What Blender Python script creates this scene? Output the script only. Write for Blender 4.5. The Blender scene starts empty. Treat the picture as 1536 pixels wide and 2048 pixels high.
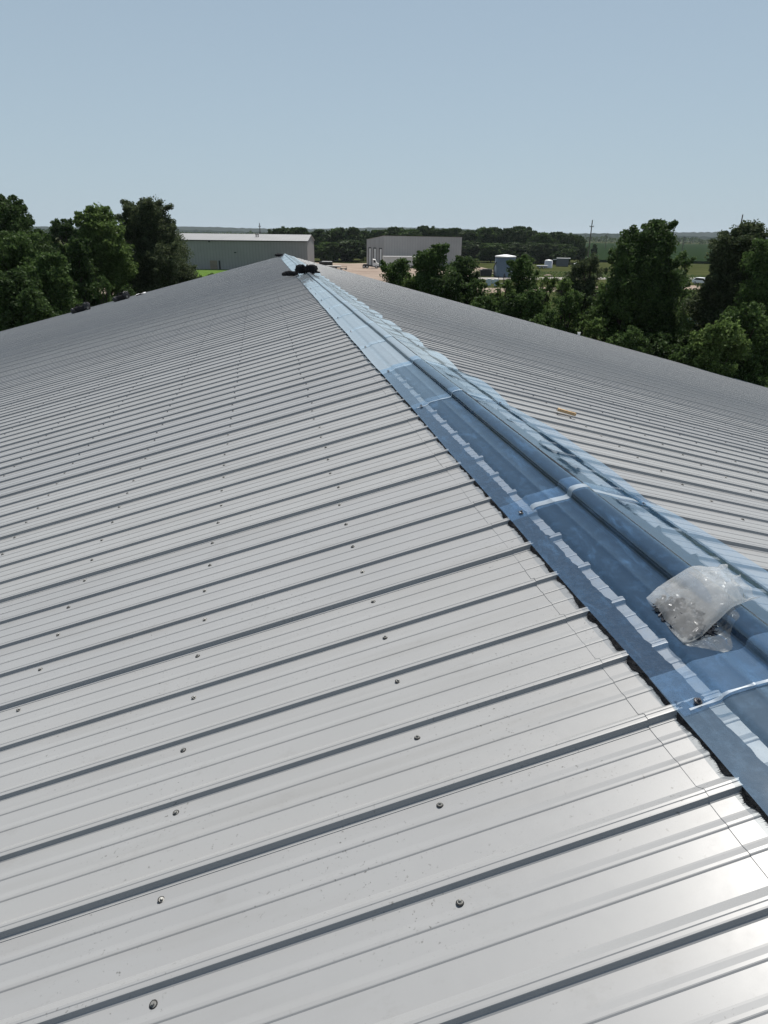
import bpy, math, random
import numpy as np
from mathutils import Vector, Matrix, noise as mnoise

sc = bpy.context.scene
C = sc.collection
rad = math.radians

# ------------------------------------------------------------------ camera, sky, sun, exposure
FPX, PITCH, ROLL, YAW = 1299.57, 0.404544, 0.011789, 0.181084
SLOPE = 0.249865
TANP = math.tan(SLOPE)
CAM = np.array([-1.23177, 0.0, 0.97465])
GZ = -10.0                                    # ground level, the ridge of the near roof is z = 0
_cy, _sy = math.cos(YAW), math.sin(YAW)
FW = np.array([_sy*math.cos(PITCH), _cy*math.cos(PITCH), -math.sin(PITCH)])
_r = np.array([_cy, -_sy, 0.0]); _u = np.cross(_r, FW)
RT = _r*math.cos(ROLL) + _u*math.sin(ROLL)
UP = -_r*math.sin(ROLL) + _u*math.cos(ROLL)

camd = bpy.data.cameras.new("camera"); camo = bpy.data.objects.new("camera", camd); C.objects.link(camo)
camd.sensor_fit = 'HORIZONTAL'; camd.sensor_width = 36.0
camd.lens = FPX/1536*36.0
camd.clip_start = 0.05; camd.clip_end = 20000
M = Matrix(((RT[0], UP[0], -FW[0], CAM[0]), (RT[1], UP[1], -FW[1], CAM[1]), (RT[2], UP[2], -FW[2], CAM[2]), (0, 0, 0, 1)))
camo.matrix_world = M
sc.camera = camo

SUN_EL, SUN_AZ = rad(61), rad(29)             # azimuth measured from the ridge direction (+Y) towards +X
world = bpy.data.worlds.new("World"); sc.world = world
world.use_nodes = True
wn = world.node_tree; wn.nodes.clear()
sky = wn.nodes.new("ShaderNodeTexSky"); sky.sky_type = 'NISHITA'; sky.sun_disc = False
sky.sun_elevation = SUN_EL; sky.sun_rotation = SUN_AZ
sky.air_density = 1.0; sky.dust_density = 0.7; sky.ozone_density = 2.5; sky.altitude = 200
bg = wn.nodes.new("ShaderNodeBackground"); bg.inputs['Strength'].default_value = 0.055
wo = wn.nodes.new("ShaderNodeOutputWorld")
veil = wn.nodes.new("ShaderNodeBackground"); veil.inputs['Color'].default_value = (.382, .482, .558, 1); veil.inputs['Strength'].default_value = 1.0   # milky summer air
wmix = wn.nodes.new("ShaderNodeMixShader"); 
wtc = wn.nodes.new("ShaderNodeTexCoord"); wsep = wn.nodes.new("ShaderNodeSeparateXYZ"); wmr = wn.nodes.new("ShaderNodeMapRange")   # the air is milkier low down
wmr.inputs[1].default_value = 0.0; wmr.inputs[2].default_value = .88; wmr.inputs[3].default_value = .88; wmr.inputs[4].default_value = .10
wn.links.new(wtc.outputs['Generated'], wsep.inputs[0]); wn.links.new(wsep.outputs[2], wmr.inputs[0]); wn.links.new(wmr.outputs[0], wmix.inputs[0])
wn.links.new(sky.outputs[0], bg.inputs[0]); wn.links.new(bg.outputs[0], wmix.inputs[1]); wn.links.new(veil.outputs[0], wmix.inputs[2]); wn.links.new(wmix.outputs[0], wo.inputs[0])

sund = bpy.data.lights.new("sun", 'SUN'); suno = bpy.data.objects.new("sun", sund); C.objects.link(suno)
sund.energy = 5.0; sund.angle = rad(0.5); sund.color = (1.0, 0.955, 0.89)
SUN = Vector((math.sin(SUN_AZ)*math.cos(SUN_EL), math.cos(SUN_AZ)*math.cos(SUN_EL), math.sin(SUN_EL)))
suno.rotation_euler = SUN.to_track_quat('Z', 'Y').to_euler()
suno.location = (20, 20, 60)

sc.view_settings.view_transform = 'Standard'; sc.view_settings.look = 'None'
sc.view_settings.exposure = 0.25; sc.view_settings.gamma = 1.0
sc.cycles.max_bounces = 8; sc.cycles.transparent_max_bounces = 16
sc.cycles.caustics_reflective = False; sc.cycles.caustics_refractive = False

# ------------------------------------------------------------------ helpers
def ray(px, py):
    return (px-768)/FPX*RT - (py-1024)/FPX*UP + FW
def horizon(px):
    lo, hi = 300.0, 700.0
    for _ in range(40):
        m = (lo+hi)/2
        if ray(px, m)[2] > 0: lo = m
        else: hi = m
    return lo
def ground_at(px, py, z=GZ):                  # the spot of ground seen at this place of the photograph
    d = ray(px, py); t = (z-CAM[2])/d[2]
    return CAM + t*d
def far_at(px, py, dist):                     # a spot at a given horizontal distance
    d = ray(px, py); t = dist/math.hypot(d[0], d[1])
    return CAM + t*d

class MB:
    """collects vertices and faces of one mesh"""
    def __init__(s): s.v = []; s.f = []
    def add(s, vs, fs):
        b = len(s.v); s.v += [tuple(map(float, p)) for p in vs]; s.f += [tuple(i+b for i in f) for f in fs]
    def box(s, x0, x1, y0, y1, z0, z1):
        s.add([(x0,y0,z0),(x1,y0,z0),(x1,y1,z0),(x0,y1,z0),(x0,y0,z1),(x1,y0,z1),(x1,y1,z1),(x0,y1,z1)],
              [(3,2,1,0),(4,5,6,7),(0,1,5,4),(1,2,6,5),(2,3,7,6),(3,0,4,7)])
    def tube(s, pts, rs, n=8, caps=True):
        pts = [Vector(p) for p in pts]; b = len(s.v); ref = Vector((0.31, 0.17, 0.93))
        for i, p in enumerate(pts):
            t = (pts[min(i+1, len(pts)-1)]-pts[max(i-1, 0)]).normalized()
            a = t.cross(ref)
            if a.length < 1e-3: a = t.cross(Vector((1, 0, 0)))
            a.normalize(); c = t.cross(a)
            for k in range(n):
                an = 2*math.pi*k/n
                s.v.append(tuple(p + (a*math.cos(an)+c*math.sin(an))*rs[i]))
        for i in range(len(pts)-1):
            for k in range(n):
                s.f.append((b+i*n+k, b+i*n+(k+1) % n, b+(i+1)*n+(k+1) % n, b+(i+1)*n+k))
        if caps:
            s.f.append(tuple(b+k for k in range(n))[::-1]); e = b+(len(pts)-1)*n; s.f.append(tuple(e+k for k in range(n)))
    def lathe(s, c, prof, n=16):              # prof: (radius, z) from bottom to top
        b = len(s.v)
        for r, z in prof:
            for k in range(n):
                a = 2*math.pi*k/n; s.v.append((c[0]+r*math.cos(a), c[1]+r*math.sin(a), c[2]+z))
        for i in range(len(prof)-1):
            for k in range(n):
                s.f.append((b+i*n+k, b+i*n+(k+1) % n, b+(i+1)*n+(k+1) % n, b+(i+1)*n+k))
        s.f.append(tuple(b+k for k in range(n))[::-1]); e = b+(len(prof)-1)*n; s.f.append(tuple(e+k for k in range(n)))
    def grid(s, P):                           # P[i][j] -> point
        b = len(s.v); ni, nj = len(P), len(P[0])
        for row in P: s.v += [tuple(map(float, p)) for p in row]
        for i in range(ni-1):
            for j in range(nj-1):
                s.f.append((b+i*nj+j, b+i*nj+j+1, b+(i+1)*nj+j+1, b+(i+1)*nj+j))
    def build(s, name, mat, parent=None, smooth=False, loc=None, rz=0.0):
        me = bpy.data.meshes.new(name); me.from_pydata(s.v, [], s.f); me.update()
        if smooth: me.shade_smooth()
        me.materials.append(mat)
        o = bpy.data.objects.new(name, me); C.objects.link(o)
        if parent is not None: o.parent = parent
        if loc is not None: o.location = loc
        o.rotation_euler.z = rz
        return o

def quads_obj(name, V, mat, parent=None, n=4):
    """V: (N, n, 3) array of separate faces"""
    N = len(V)
    me = bpy.data.meshes.new(name)
    me.vertices.add(N*n); me.vertices.foreach_set('co', V.reshape(-1).astype(np.float32))
    me.loops.add(N*n); me.loops.foreach_set('vertex_index', np.arange(N*n, dtype=np.int32))
    me.polygons.add(N); me.polygons.foreach_set('loop_start', np.arange(0, N*n, n, dtype=np.int32))
    me.update(calc_edges=True); me.validate()
    me.materials.append(mat)
    o = bpy.data.objects.new(name, me); C.objects.link(o)
    if parent is not None: o.parent = parent
    return o

def tag(o, label=None, cat=None, group=None, kind=None):
    if label: o['label'] = label
    if cat: o['category'] = cat
    if group: o['group'] = group
    if kind: o['kind'] = kind
    return o
def thing(name, loc, label, cat, group=None, rz=0.0):
    o = bpy.data.objects.new(name, None); C.objects.link(o)
    o.location = tuple(map(float, loc)); o.rotation_euler.z = rz; o.empty_display_size = 0.3
    return tag(o, label, cat, group)

# ------------------------------------------------------------------ materials
def mat(name, col=(.5, .5, .5), rough=.6, metal=0.0, spec=.5):
    m = bpy.data.materials.new(name); m.use_nodes = True
    b = m.node_tree.nodes['Principled BSDF']
    b.inputs['Base Color'].default_value = (*col, 1); b.inputs['Roughness'].default_value = rough
    b.inputs['Metallic'].default_value = metal; b.inputs['Specular IOR Level'].default_value = spec
    return m
def nodes(m): return m.node_tree.nodes, m.node_tree.links, m.node_tree.nodes['Principled BSDF']
def noise_node(m, scale, detail=4, rough=.6, coord='Object', stretch=None):
    n, l, _ = nodes(m)
    tc = n.new('ShaderNodeTexCoord'); src = tc.outputs[coord]
    if stretch:
        mp = n.new('ShaderNodeMapping'); mp.inputs['Scale'].default_value = stretch; l.new(src, mp.inputs[0]); src = mp.outputs[0]
    t = n.new('ShaderNodeTexNoise'); t.inputs['Scale'].default_value = scale; t.inputs['Detail'].default_value = detail
    t.inputs['Roughness'].default_value = rough; l.new(src, t.inputs['Vector'])
    return t.outputs['Fac']
def ramp(m, fac, stops):
    n, l, _ = nodes(m)
    r = n.new('ShaderNodeValToRGB'); cr = r.color_ramp
    while len(cr.elements) < len(stops): cr.elements.new(.5)
    for e, (p, c) in zip(cr.elements, stops):
        e.position = p; e.color = (*c, 1) if len(c) == 3 else c
    l.new(fac, r.inputs[0]); return r.outputs['Color']
def mixc(m, fac, a, b, mode='MIX'):
    n, l, _ = nodes(m)
    x = n.new('ShaderNodeMix'); x.data_type = 'RGBA'; x.blend_type = mode
    for sock, val in ((x.inputs[0], fac), (x.inputs[6], a), (x.inputs[7], b)):
        if isinstance(val, (int, float)): sock.default_value = val
        elif isinstance(val, tuple): sock.default_value = (*val, 1)
        else: l.new(val, sock)
    return x.outputs[2]
def noisy(name, c1, c2, scale, rough=.7, detail=5, stretch=None, bump=0.0, lo=.35, hi=.65, spec=.3, metal=0.0):
    m = mat(name, c1, rough, metal, spec); n, l, b = nodes(m)
    f = noise_node(m, scale, detail, stretch=stretch)
    l.new(ramp(m, f, [(lo, c1), (hi, c2)]), b.inputs['Base Color'])
    if bump:
        bp = n.new('ShaderNodeBump'); bp.inputs['Strength'].default_value = bump; bp.inputs['Distance'].default_value = .02
        l.new(f, bp.inputs['Height']); l.new(bp.outputs[0], b.inputs['Normal'])
    return m

def roof_material():
    m = mat('roof_paint', (.26, .26, .26), .36, 0.0, .34); n, l, b = nodes(m)
    big = noise_node(m, 1.3, 5)
    base = ramp(m, big, [(.3, (.288, .291, .293)), (.7, (.312, .315, .317))])
    # small dark scuffs and specks of dirt, in patches
    speck = ramp(m, noise_node(m, 95, 3, .7), [(.63, (0, 0, 0)), (.70, (1, 1, 1))])
    patch = ramp(m, noise_node(m, 2.6, 4), [(.44, (0, 0, 0)), (.64, (1, 1, 1))])
    sp = mixc(m, 1.0, speck, patch, 'MULTIPLY')
    smear = ramp(m, noise_node(m, 7, 6, .75, stretch=(.6, 1, 1)), [(.58, (0, 0, 0)), (.80, (.5, .5, .5))])
    base = mixc(m, sp, base, (.10, .097, .09)); base = mixc(m, smear, base, (.205, .20, .19))
    # every sheet between two laps has its own slight tone
    tc = n.new('ShaderNodeTexCoord'); sx_ = n.new('ShaderNodeSeparateXYZ'); l.new(tc.outputs['Object'], sx_.inputs[0])
    ma = n.new('ShaderNodeMath'); ma.operation = 'MULTIPLY_ADD'; ma.inputs[1].default_value = 1/(4*.2286); ma.inputs[2].default_value = -1.0858/(4*.2286)+.006
    fl = n.new('ShaderNodeMath'); fl.operation = 'FLOOR'; wnz = n.new('ShaderNodeTexWhiteNoise'); wnz.noise_dimensions = '1D'
    l.new(sx_.outputs[1], ma.inputs[0]); l.new(ma.outputs[0], fl.inputs[0]); l.new(fl.outputs[0], wnz.inputs['W'])
    base = mixc(m, 1.0, base, ramp(m, wnz.outputs['Value'], [(0, (.93, .935, .94)), (1, (1.0, 1.0, .99))]), 'MULTIPLY')
    # water streaks running down the slope
    st = ramp(m, noise_node(m, 5, 4, .6, stretch=(.12, 2.2, 1)), [(.52, (0, 0, 0)), (.75, (.35, .35, .35))])
    base = mixc(m, st, base, (.225, .222, .215))
    l.new(base, b.inputs['Base Color'])
    rr = ramp(m, noise_node(m, 30, 4), [(.3, (.33,)*3), (.7, (.38,)*3)]); l.new(rr, b.inputs['Roughness'])
    return m

def film_material(name, tint, haze_col, haze, ior=1.5, rough=.06, scuff=.0, bump=.05, bscale=14, gcol=(.93, .97, 1), smudge=.0):
    """clear plastic sheet: see-through, glossy by angle, slightly milky"""
    m = bpy.data.materials.new(name); m.use_nodes = True; n = m.node_tree.nodes; l = m.node_tree.links; n.clear()
    out = n.new('ShaderNodeOutputMaterial')
    tr = n.new('ShaderNodeBsdfTransparent'); tr.inputs[0].default_value = (*tint, 1)
    df = n.new('ShaderNodeBsdfDiffuse'); df.inputs[0].default_value = (*haze_col, 1)
    tl = n.new('ShaderNodeBsdfTranslucent'); tl.inputs[0].default_value = (*haze_col, 1)
    md = n.new('ShaderNodeMixShader'); md.inputs[0].default_value = .4
    l.new(df.outputs[0], md.inputs[1]); l.new(tl.outputs[0], md.inputs[2])
    gl = n.new('ShaderNodeBsdfGlossy'); gl.inputs['Roughness'].default_value = rough; gl.inputs[0].default_value = (*gcol, 1)
    tc = n.new('ShaderNodeTexCoord')
    t1 = n.new('ShaderNodeTexNoise'); t1.inputs['Scale'].default_value = 22; t1.inputs['Detail'].default_value = 6; t1.inputs['Roughness'].default_value = .75
    l.new(tc.outputs['Object'], t1.inputs['Vector'])
    rp = n.new('ShaderNodeMapRange'); rp.inputs[1].default_value = .5; rp.inputs[2].default_value = .8
    rp.inputs[3].default_value = haze; rp.inputs[4].default_value = haze+scuff
    l.new(t1.outputs['Fac'], rp.inputs[0])
    mp = n.new('ShaderNodeMapping'); mp.inputs['Scale'].default_value = (9, 2.2, 9); l.new(tc.outputs['Object'], mp.inputs[0])
    t3 = n.new('ShaderNodeTexNoise'); t3.inputs['Scale'].default_value = 1.6; t3.inputs['Detail'].default_value = 7; t3.inputs['Roughness'].default_value = .7; t3.inputs['Distortion'].default_value = .6
    l.new(mp.outputs[0], t3.inputs['Vector'])
    r3 = n.new('ShaderNodeMapRange'); r3.inputs[1].default_value = .54; r3.inputs[2].default_value = .74; r3.inputs[3].default_value = 0; r3.inputs[4].default_value = smudge
    l.new(t3.outputs['Fac'], r3.inputs[0])
    ad = n.new('ShaderNodeMath'); ad.operation = 'ADD'; ad.use_clamp = True; l.new(rp.outputs[0], ad.inputs[0]); l.new(r3.outputs[0], ad.inputs[1]); rp = ad
    m1 = n.new('ShaderNodeMixShader'); l.new(rp.outputs[0], m1.inputs[0]); l.new(tr.outputs[0], m1.inputs[1]); l.new(md.outputs[0], m1.inputs[2])
    fr = n.new('ShaderNodeFresnel')
    ge = n.new('ShaderNodeNewGeometry'); sw = n.new('ShaderNodeMapRange'); l.new(ge.outputs['Backfacing'], sw.inputs[0])   # a thin sheet mirrors alike from both faces
    sw.inputs[3].default_value = ior; sw.inputs[4].default_value = 1/ior; l.new(sw.outputs[0], fr.inputs['IOR'])
    t2 = n.new('ShaderNodeTexNoise'); t2.inputs['Scale'].default_value = bscale; t2.inputs['Detail'].default_value = 2
    l.new(tc.outputs['Object'], t2.inputs['Vector'])
    bp = n.new('ShaderNodeBump'); bp.inputs['Strength'].default_value = bump; bp.inputs['Distance'].default_value = .01
    l.new(t2.outputs['Fac'], bp.inputs['Height']); l.new(bp.outputs[0], gl.inputs['Normal']); l.new(bp.outputs[0], fr.inputs['Normal'])
    m2 = n.new('ShaderNodeMixShader'); l.new(fr.outputs[0], m2.inputs[0]); l.new(m1.outputs[0], m2.inputs[1]); l.new(gl.outputs[0], m2.inputs[2])
    l.new(m2.outputs[0], out.inputs[0])
    return m

def leaf_material(name, c1, c2, trans=.35):
    m = bpy.data.materials.new(name); m.use_nodes = True; n = m.node_tree.nodes; l = m.node_tree.links; n.clear()
    out = n.new('ShaderNodeOutputMaterial')
    g = n.new('ShaderNodeNewGeometry')
    r = n.new('ShaderNodeValToRGB'); r.color_ramp.elements[0].color = (*c1, 1); r.color_ramp.elements[1].color = (*c2, 1)
    l.new(g.outputs['Random Per Island'], r.inputs[0])
    p = n.new('ShaderNodeBsdfPrincipled'); p.inputs['Roughness'].default_value = .65; p.inputs['Specular IOR Level'].default_value = .12
    l.new(r.outputs[0], p.inputs['Base Color'])
    t = n.new('ShaderNodeBsdfTranslucent'); l.new(r.outputs[0], t.inputs[0])
    mx = n.new('ShaderNodeMixShader'); mx.inputs[0].default_value = trans
    l.new(p.outputs[0], mx.inputs[1]); l.new(t.outputs[0], mx.inputs[2]); l.new(mx.outputs[0], out.inputs[0])
    return m

ROOF = roof_material()
CAPFILM = film_material('clear_ridge_sheet', (.92, .95, .98), (.22, .46, .82), .135, ior=1.7, rough=.05, scuff=.14, gcol=(.88, .95, 1), smudge=.20)  # blue haze colour paints in the sky's reflection, on the milky sheet too
CAPFILM2 = film_material('milky_ridge_sheet', (.9, .94, .96), (.36, .57, .82), .23, ior=1.7, rough=.06, scuff=.14, gcol=(.9, .96, 1), smudge=.20)
CAPFILM3 = film_material('sky_sheen_ridge_sheet', (.60, .76, .86), (.64, .74, .82), .64, ior=1.8, rough=.10, scuff=.15, gcol=(.94, .98, 1))  # far sheets: grazing sky sheen painted as a pale diffuse colour
TAPE = film_material('milky_tape', (.75, .85, .9), (.66, .74, .80), .5, rough=.3, scuff=.2)
BAGFILM = film_material('bag_plastic', (.95, .96, .96), (.76, .77, .77), .30, ior=1.14, rough=.25, scuff=.25, bump=.35, bscale=55, smudge=.3)
FLAPFILM = film_material('flap_plastic', (.9, .9, .88), (.6, .6, .58), .07, ior=1.35, rough=.2, scuff=.1, bump=.2, bscale=30)
FIBRE = noisy('black_fibre', (.012, .012, .013), (.030, .030, .032), 60, .95, bump=.8, spec=.08)
BLACK = noisy('black_rubber', (.012, .012, .013), (.022, .022, .024), 30, .6, spec=.2)
SCREWM = noisy('screw_steel', (.17, .17, .16), (.26, .26, .25), 80, .55, metal=.4)
SCREWD = noisy('dark_screw_steel', (.06, .06, .065), (.14, .14, .15), 60, .35, metal=.6)
WASHER = noisy('rubber_washer', (.02, .02, .02), (.03, .03, .03), 50, .7)
WOOD = noisy('raw_wood', (.36, .24, .13), (.48, .34, .19), 20, .8, stretch=(8, 1, 1))
BARK = noisy('bark', (.035, .028, .022), (.075, .06, .048), 6, .9, stretch=(1, 1, .2))
CONC = noisy('concrete', (.16, .155, .15), (.2, .195, .19), 1.0, .85)
WALLG = noisy('wall_metal', (.36, .365, .36), (.40, .405, .40), .4, .5)
WHITE = noisy('white_paint', (.74, .74, .72), (.82, .82, .80), .8, .4)
DARKM = noisy('dark_paint', (.02, .02, .022), (.04, .04, .042), 2, .5)
GLASS = mat('tinted_glass', (.02, .025, .03), .08)
TYRE = noisy('tyre_rubber', (.015, .015, .015), (.025, .025, .025), 8, .8)
RIM = mat('wheel_metal', (.5, .5, .5), .35, .8)
LEAF = {
    'dark': leaf_material('leaf_dark', (0.027, 0.048, 0.017), (0.074, 0.121, 0.038)),
    'mid': leaf_material('leaf_mid', (0.036, 0.066, 0.020), (0.104, 0.165, 0.050)),
    'light': leaf_material('leaf_light', (0.055, 0.094, 0.024), (0.147, 0.214, 0.067), .45),
    'olive': leaf_material('leaf_olive', (0.044, 0.063, 0.031), (0.109, 0.136, 0.065)),
    'far': leaf_material('leaf_far', (0.029, 0.048, 0.020), (0.077, 0.118, 0.044), .3),
}

# ------------------------------------------------------------------ the near building: roof, ridge cap, screws, walls
S = 0.2286; Y0 = 1.0858; L0, L1 = -3.2, 33.53; HALF = 26.0; PEND = 0.2
bld = thing('metal_building', (0, 15, GZ), 'large metal building whose pale ribbed roof with clear ridge cap fills the foreground', 'building')
OFF = Vector((0, -15, -GZ))                   # parts are modelled in world coordinates, then shifted under the empty
def part(mb, name, m, smooth=False, parent=None):
    o = mb.build(name, m, parent or bld, smooth)
    if parent is None: o.location = OFF
    return o

def rib_profile():
    """(y, height) of the sheet along the ridge: tall ribs with two low ones between, each fourth tall rib a side lap"""
    pts = []
    k0 = int(math.ceil((L0-Y0)/S)); k1 = int((L1-Y0)/S)
    pts.append((L0, 0))
    for k in range(k0, k1+1):
        y = Y0+k*S; lap = (k % 4 == 0); h = .0178 if lap else .0136; w = .0095 if lap else .0085
        if y < L0+.02 or y > L1-.22: continue
        if lap: pts += [(y-.0035, 0), (y-.003, .0016)]
        pts += [(y, .0016 if lap else 0), (y+w*.50, h*.25), (y+w*.92, h*.90), (y+w, h*.97), (y+w+.003, h), (y+w+.010, h+.0003), (y+w+.0118, h+.0017), (y+w+.017, h+.0019),
                (y+w+.024, h*.82), (y+w+.034, .0035), (y+w+.040, 0)]
        for q in (S*.46, S*.74):
            pts += [(y+q, 0), (y+q+.0024, .0021), (y+q+.0042, .0026), (y+q+.010, .0026), (y+q+.021, .0005), (y+q+.025, 0)]
    pts.append((L1, 0))
    return pts
PROF = rib_profile()
PY = np.array([p[0] for p in PROF]); PZ = np.array([p[1] for p in PROF])
def rib_h(y): return float(np.interp(y, PY, PZ))

for side in (-1, 1):
    mb = MB(); stations = [PEND, .45, .8]+[1.2+.6*q for q in range(14)]+[11, 13, 16, 19, 22, HALF]
    rng = random.Random(5+side)
    P = []
    for sx in stations:
        P.append([(side*sx, y+(.0016*mnoise.noise((sx*.9, round((y-Y0)/S*1.0)*.7, side)) if sx > .5 else 0), -sx*TANP+z+(.0011*mnoise.noise((sx*1.1, y*2.2, side+4)) if sx > .5 else 0)) for y, z in PROF])
    if side < 0: P = P[::-1]
    mb.grid(P)
    part(mb, 'roof_slope', ROOF)
    # short closure flashing under the cap, same profile, one sheet thickness higher
    mb = MB(); P = []
    for sx in (PEND+.004, .385):
        P.append([(side*(sx+(.006*mnoise.noise((y*3.1, side, 2)) if sx > .3 else 0)), y, -sx*TANP+z+.0013) for y, z in PROF])
    e = [(p[0]+side*.0004, p[1], p[2]-.0012) for p in P[-1]]; P.append(e)
    if side < 0: P = P[::-1]
    mb.grid(P)
    part(mb, 'ridge_closure_sheet', ROOF)
    # black fibre vent strip, pressed between the cap and the pans, with a ragged edge
    mb = MB(); rows = []
    ys = np.arange(L0+.02, L1-.02, .012)
    for y in ys:
        h = rib_h(y)+.003
        n1 = mnoise.noise((y*9, 1.3+side, 0))*.010 + mnoise.noise((y*45, 4.1+side, 0))*.008 + .008*math.sin((y-Y0)/S*2*math.pi+1.2)
        n2 = mnoise.noise((y*8, 7.7+side, 0))*.006 + mnoise.noise((y*40, 9.2+side, 0))*.005
        rf = 1-min(1, rib_h(y)/.012)
        xo, xi = .312+(.007+n1*.6)*rf, .242+n2
        if side > 0: xo, xi = .318+n1*.3*rf, .300
        zt = lambda x, t: -x*TANP + t
        top = max(.0205, h+.001)
        rows.append([(side*xo, y, zt(xo, h)), (side*(xo-.006), y, zt(xo-.006, h+(top-h)*.35)), (side*(xo-.02), y, zt(xo-.02, h+(top-h)*.75)), (side*(xo-.026), y, zt(xo-.026, top-.001)),
                     (side*(xi+.011), y, zt(xi+.011, top)), (side*(xi+.006), y, zt(xi+.006, top)), (side*xi, y, zt(xi, h))])
    mb.grid(rows if side > 0 else [r[::-1] for r in rows])
    part(mb, 'vent_strip', FIBRE)
    # ragged fibres along the lower edge
    r2 = np.random.default_rng(11+side); N = 9000
    yy = L0+.1+(r2.random(N)**1.7)*(16-L0); V = np.zeros((N, 3, 3))
    for i in range(N):
        y = yy[i]; h = rib_h(y)+.003; rf = 1-min(1, rib_h(y)/.012)
        n1 = mnoise.noise((y*9, 1.3+side, 0))*.010 + mnoise.noise((y*45, 4.1+side, 0))*.008 + .008*math.sin((y-Y0)/S*2*math.pi+1.2)
        xo = .312+(.007+n1*.6)*rf; ln = (.002+.010*r2.random()**2)*rf; dy = (r2.random()-.5)*.016
        V[i] = [(side*(xo-.006), y-.0009, -(xo-.006)*TANP+h+.003), (side*(xo-.006), y+.0009, -(xo-.006)*TANP+h+.003), (side*(xo+ln), y+dy, -(xo+ln)*TANP+h+.0015)]
    if side > 0: continue
    o = quads_obj('vent_fibres', V, FIBRE, bld, 3); o.location = OFF; o['kind'] = 'stuff'

# walls, floor and steel under the roof
mb = MB()
ze = -HALF*TANP
for yy in (L0+.15, L1-.15):
    mb.add([(-HALF+.3, yy-.05, GZ), (HALF-.3, yy-.05, GZ), (HALF-.3, yy-.05, ze+.02), (0, yy-.05, -.12), (-HALF+.3, yy-.05, ze+.02),
            (-HALF+.3, yy+.05, GZ), (HALF-.3, yy+.05, GZ), (HALF-.3, yy+.05, ze+.02), (0, yy+.05, -.12), (-HALF+.3, yy+.05, ze+.02)],
           [(0, 1, 2, 3, 4), (9, 8, 7, 6, 5), (0, 5, 6, 1), (1, 6, 7, 2), (2, 7, 8, 3), (3, 8, 9, 4), (4, 9, 5, 0)])
for sx in (-1, 1):
    mb.box(sx*(HALF-.3)-.05, sx*(HALF-.3)+.05, L0+.21, L1-.21, GZ, ze-.02)
part(mb, 'wall', WALLG)
mb = MB(); mb.box(-HALF+.4, HALF-.4, L0+.3, L1-.3, GZ, GZ+.12); part(mb, 'floor', CONC)
mb = MB()
for sx in (-1, 1):                            # purlins under the sheets
    for k in range(0, 18):
        x = .30+.62*k*1.0
        mb.box(sx*x-.03, sx*x+.03, L0+.3, L1-.3, -x*TANP-.22, -x*TANP-.012-.03*TANP)
part(mb, 'purlins', DARKM)
for sx in (-1, 1):                            # trim along the gable ends of the roof
    for yy in (L0-.02, L1+.004):
        mb = MB()
        mb.add([(sx*.36, yy, -.36*TANP+.004), (sx*HALF, yy, ze+.004), (sx*HALF, yy, ze-.2), (sx*.36, yy, -.36*TANP-.2),
                (sx*.36, yy+.016, -.36*TANP+.004), (sx*HALF, yy+.016, ze+.004), (sx*HALF, yy+.016, ze-.2), (sx*.36, yy+.016, -.36*TANP-.2)],
               [(0, 1, 2, 3), (7, 6, 5, 4), (0, 4, 5, 1), (1, 5, 6, 2), (2, 6, 7, 3), (3, 7, 4, 0)])
        part(mb, 'rake_trim', ROOF)

# the clear ridge cap: overlapping sheets with a flange each side and a raised roll in the middle
SEAMS = [-3.15, -1.2, -.05, 1.07, 2.22, 3.97, 5.13, 6.36, 7.45, 8.75, 9.85, 11.2]
while SEAMS[-1] < L1-1.2: SEAMS.append(SEAMS[-1]+1.19+.08*math.sin(len(SEAMS)*2.1))
SEAMS[-1] = L1-.02
XS = [(-.322, .0215), (-.30, .0225), (-.27, .0235), (-.24, .025), (-.226, .0275), (-.219, .0355), (-.205, .0385), (-.17, .037), (-.145, .0365), (-.141, .0385), (-.137, .0365), (-.11, .0345), (-.085, .032),
      (-.0745, .0325), (-.0725, .036), (-.071, .048), (-.0685, .058), (-.063, .0615), (-.052, .063), (-.038, .0632), (-.022, .0618), (-.006, .058), (.007, .052), (.015, .046),
      (.019, .040), (.03, .0385), (.06, .038), (.10, .0375), (.15, .037), (.20, .0365), (.222, .035), (.235, .031), (.27, .030), (.31, .030), (.345, .030)]
def cap_point(i, y, lift, t, ph):
    x, dz = XS[i]
    a = abs(x)
    pin = math.sin(math.pi*min(max(t, 0), 1))
    # free edges belly out between the screws, more on the far side
    if x > .25: x = x + (-.030 + .078*pin)*(a-.25)/.095
    if x < -.28: x = x - .010*(pin-.5)*(a-.28)/.042
    z = -abs(x)*TANP + dz + lift
    if i == 0: z += .004*pin
    if a > .2: z += (.010 if x > 0 else .003)*pin*(a-.2)/.12*(1+.5*math.sin(y*7+ph))
    z += .0016*mnoise.noise((x*9, y*3.2, ph)) + .0007*mnoise.noise((x*25, y*12, ph+3))
    if x > .03: z += .0022*mnoise.noise((x*6, y*5.0, ph+8))*min(1, (a-.03)*8)
    if a < .08: z = z + abs(x)*TANP - abs(x)*TANP*.9
    return (x, y, z)
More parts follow.
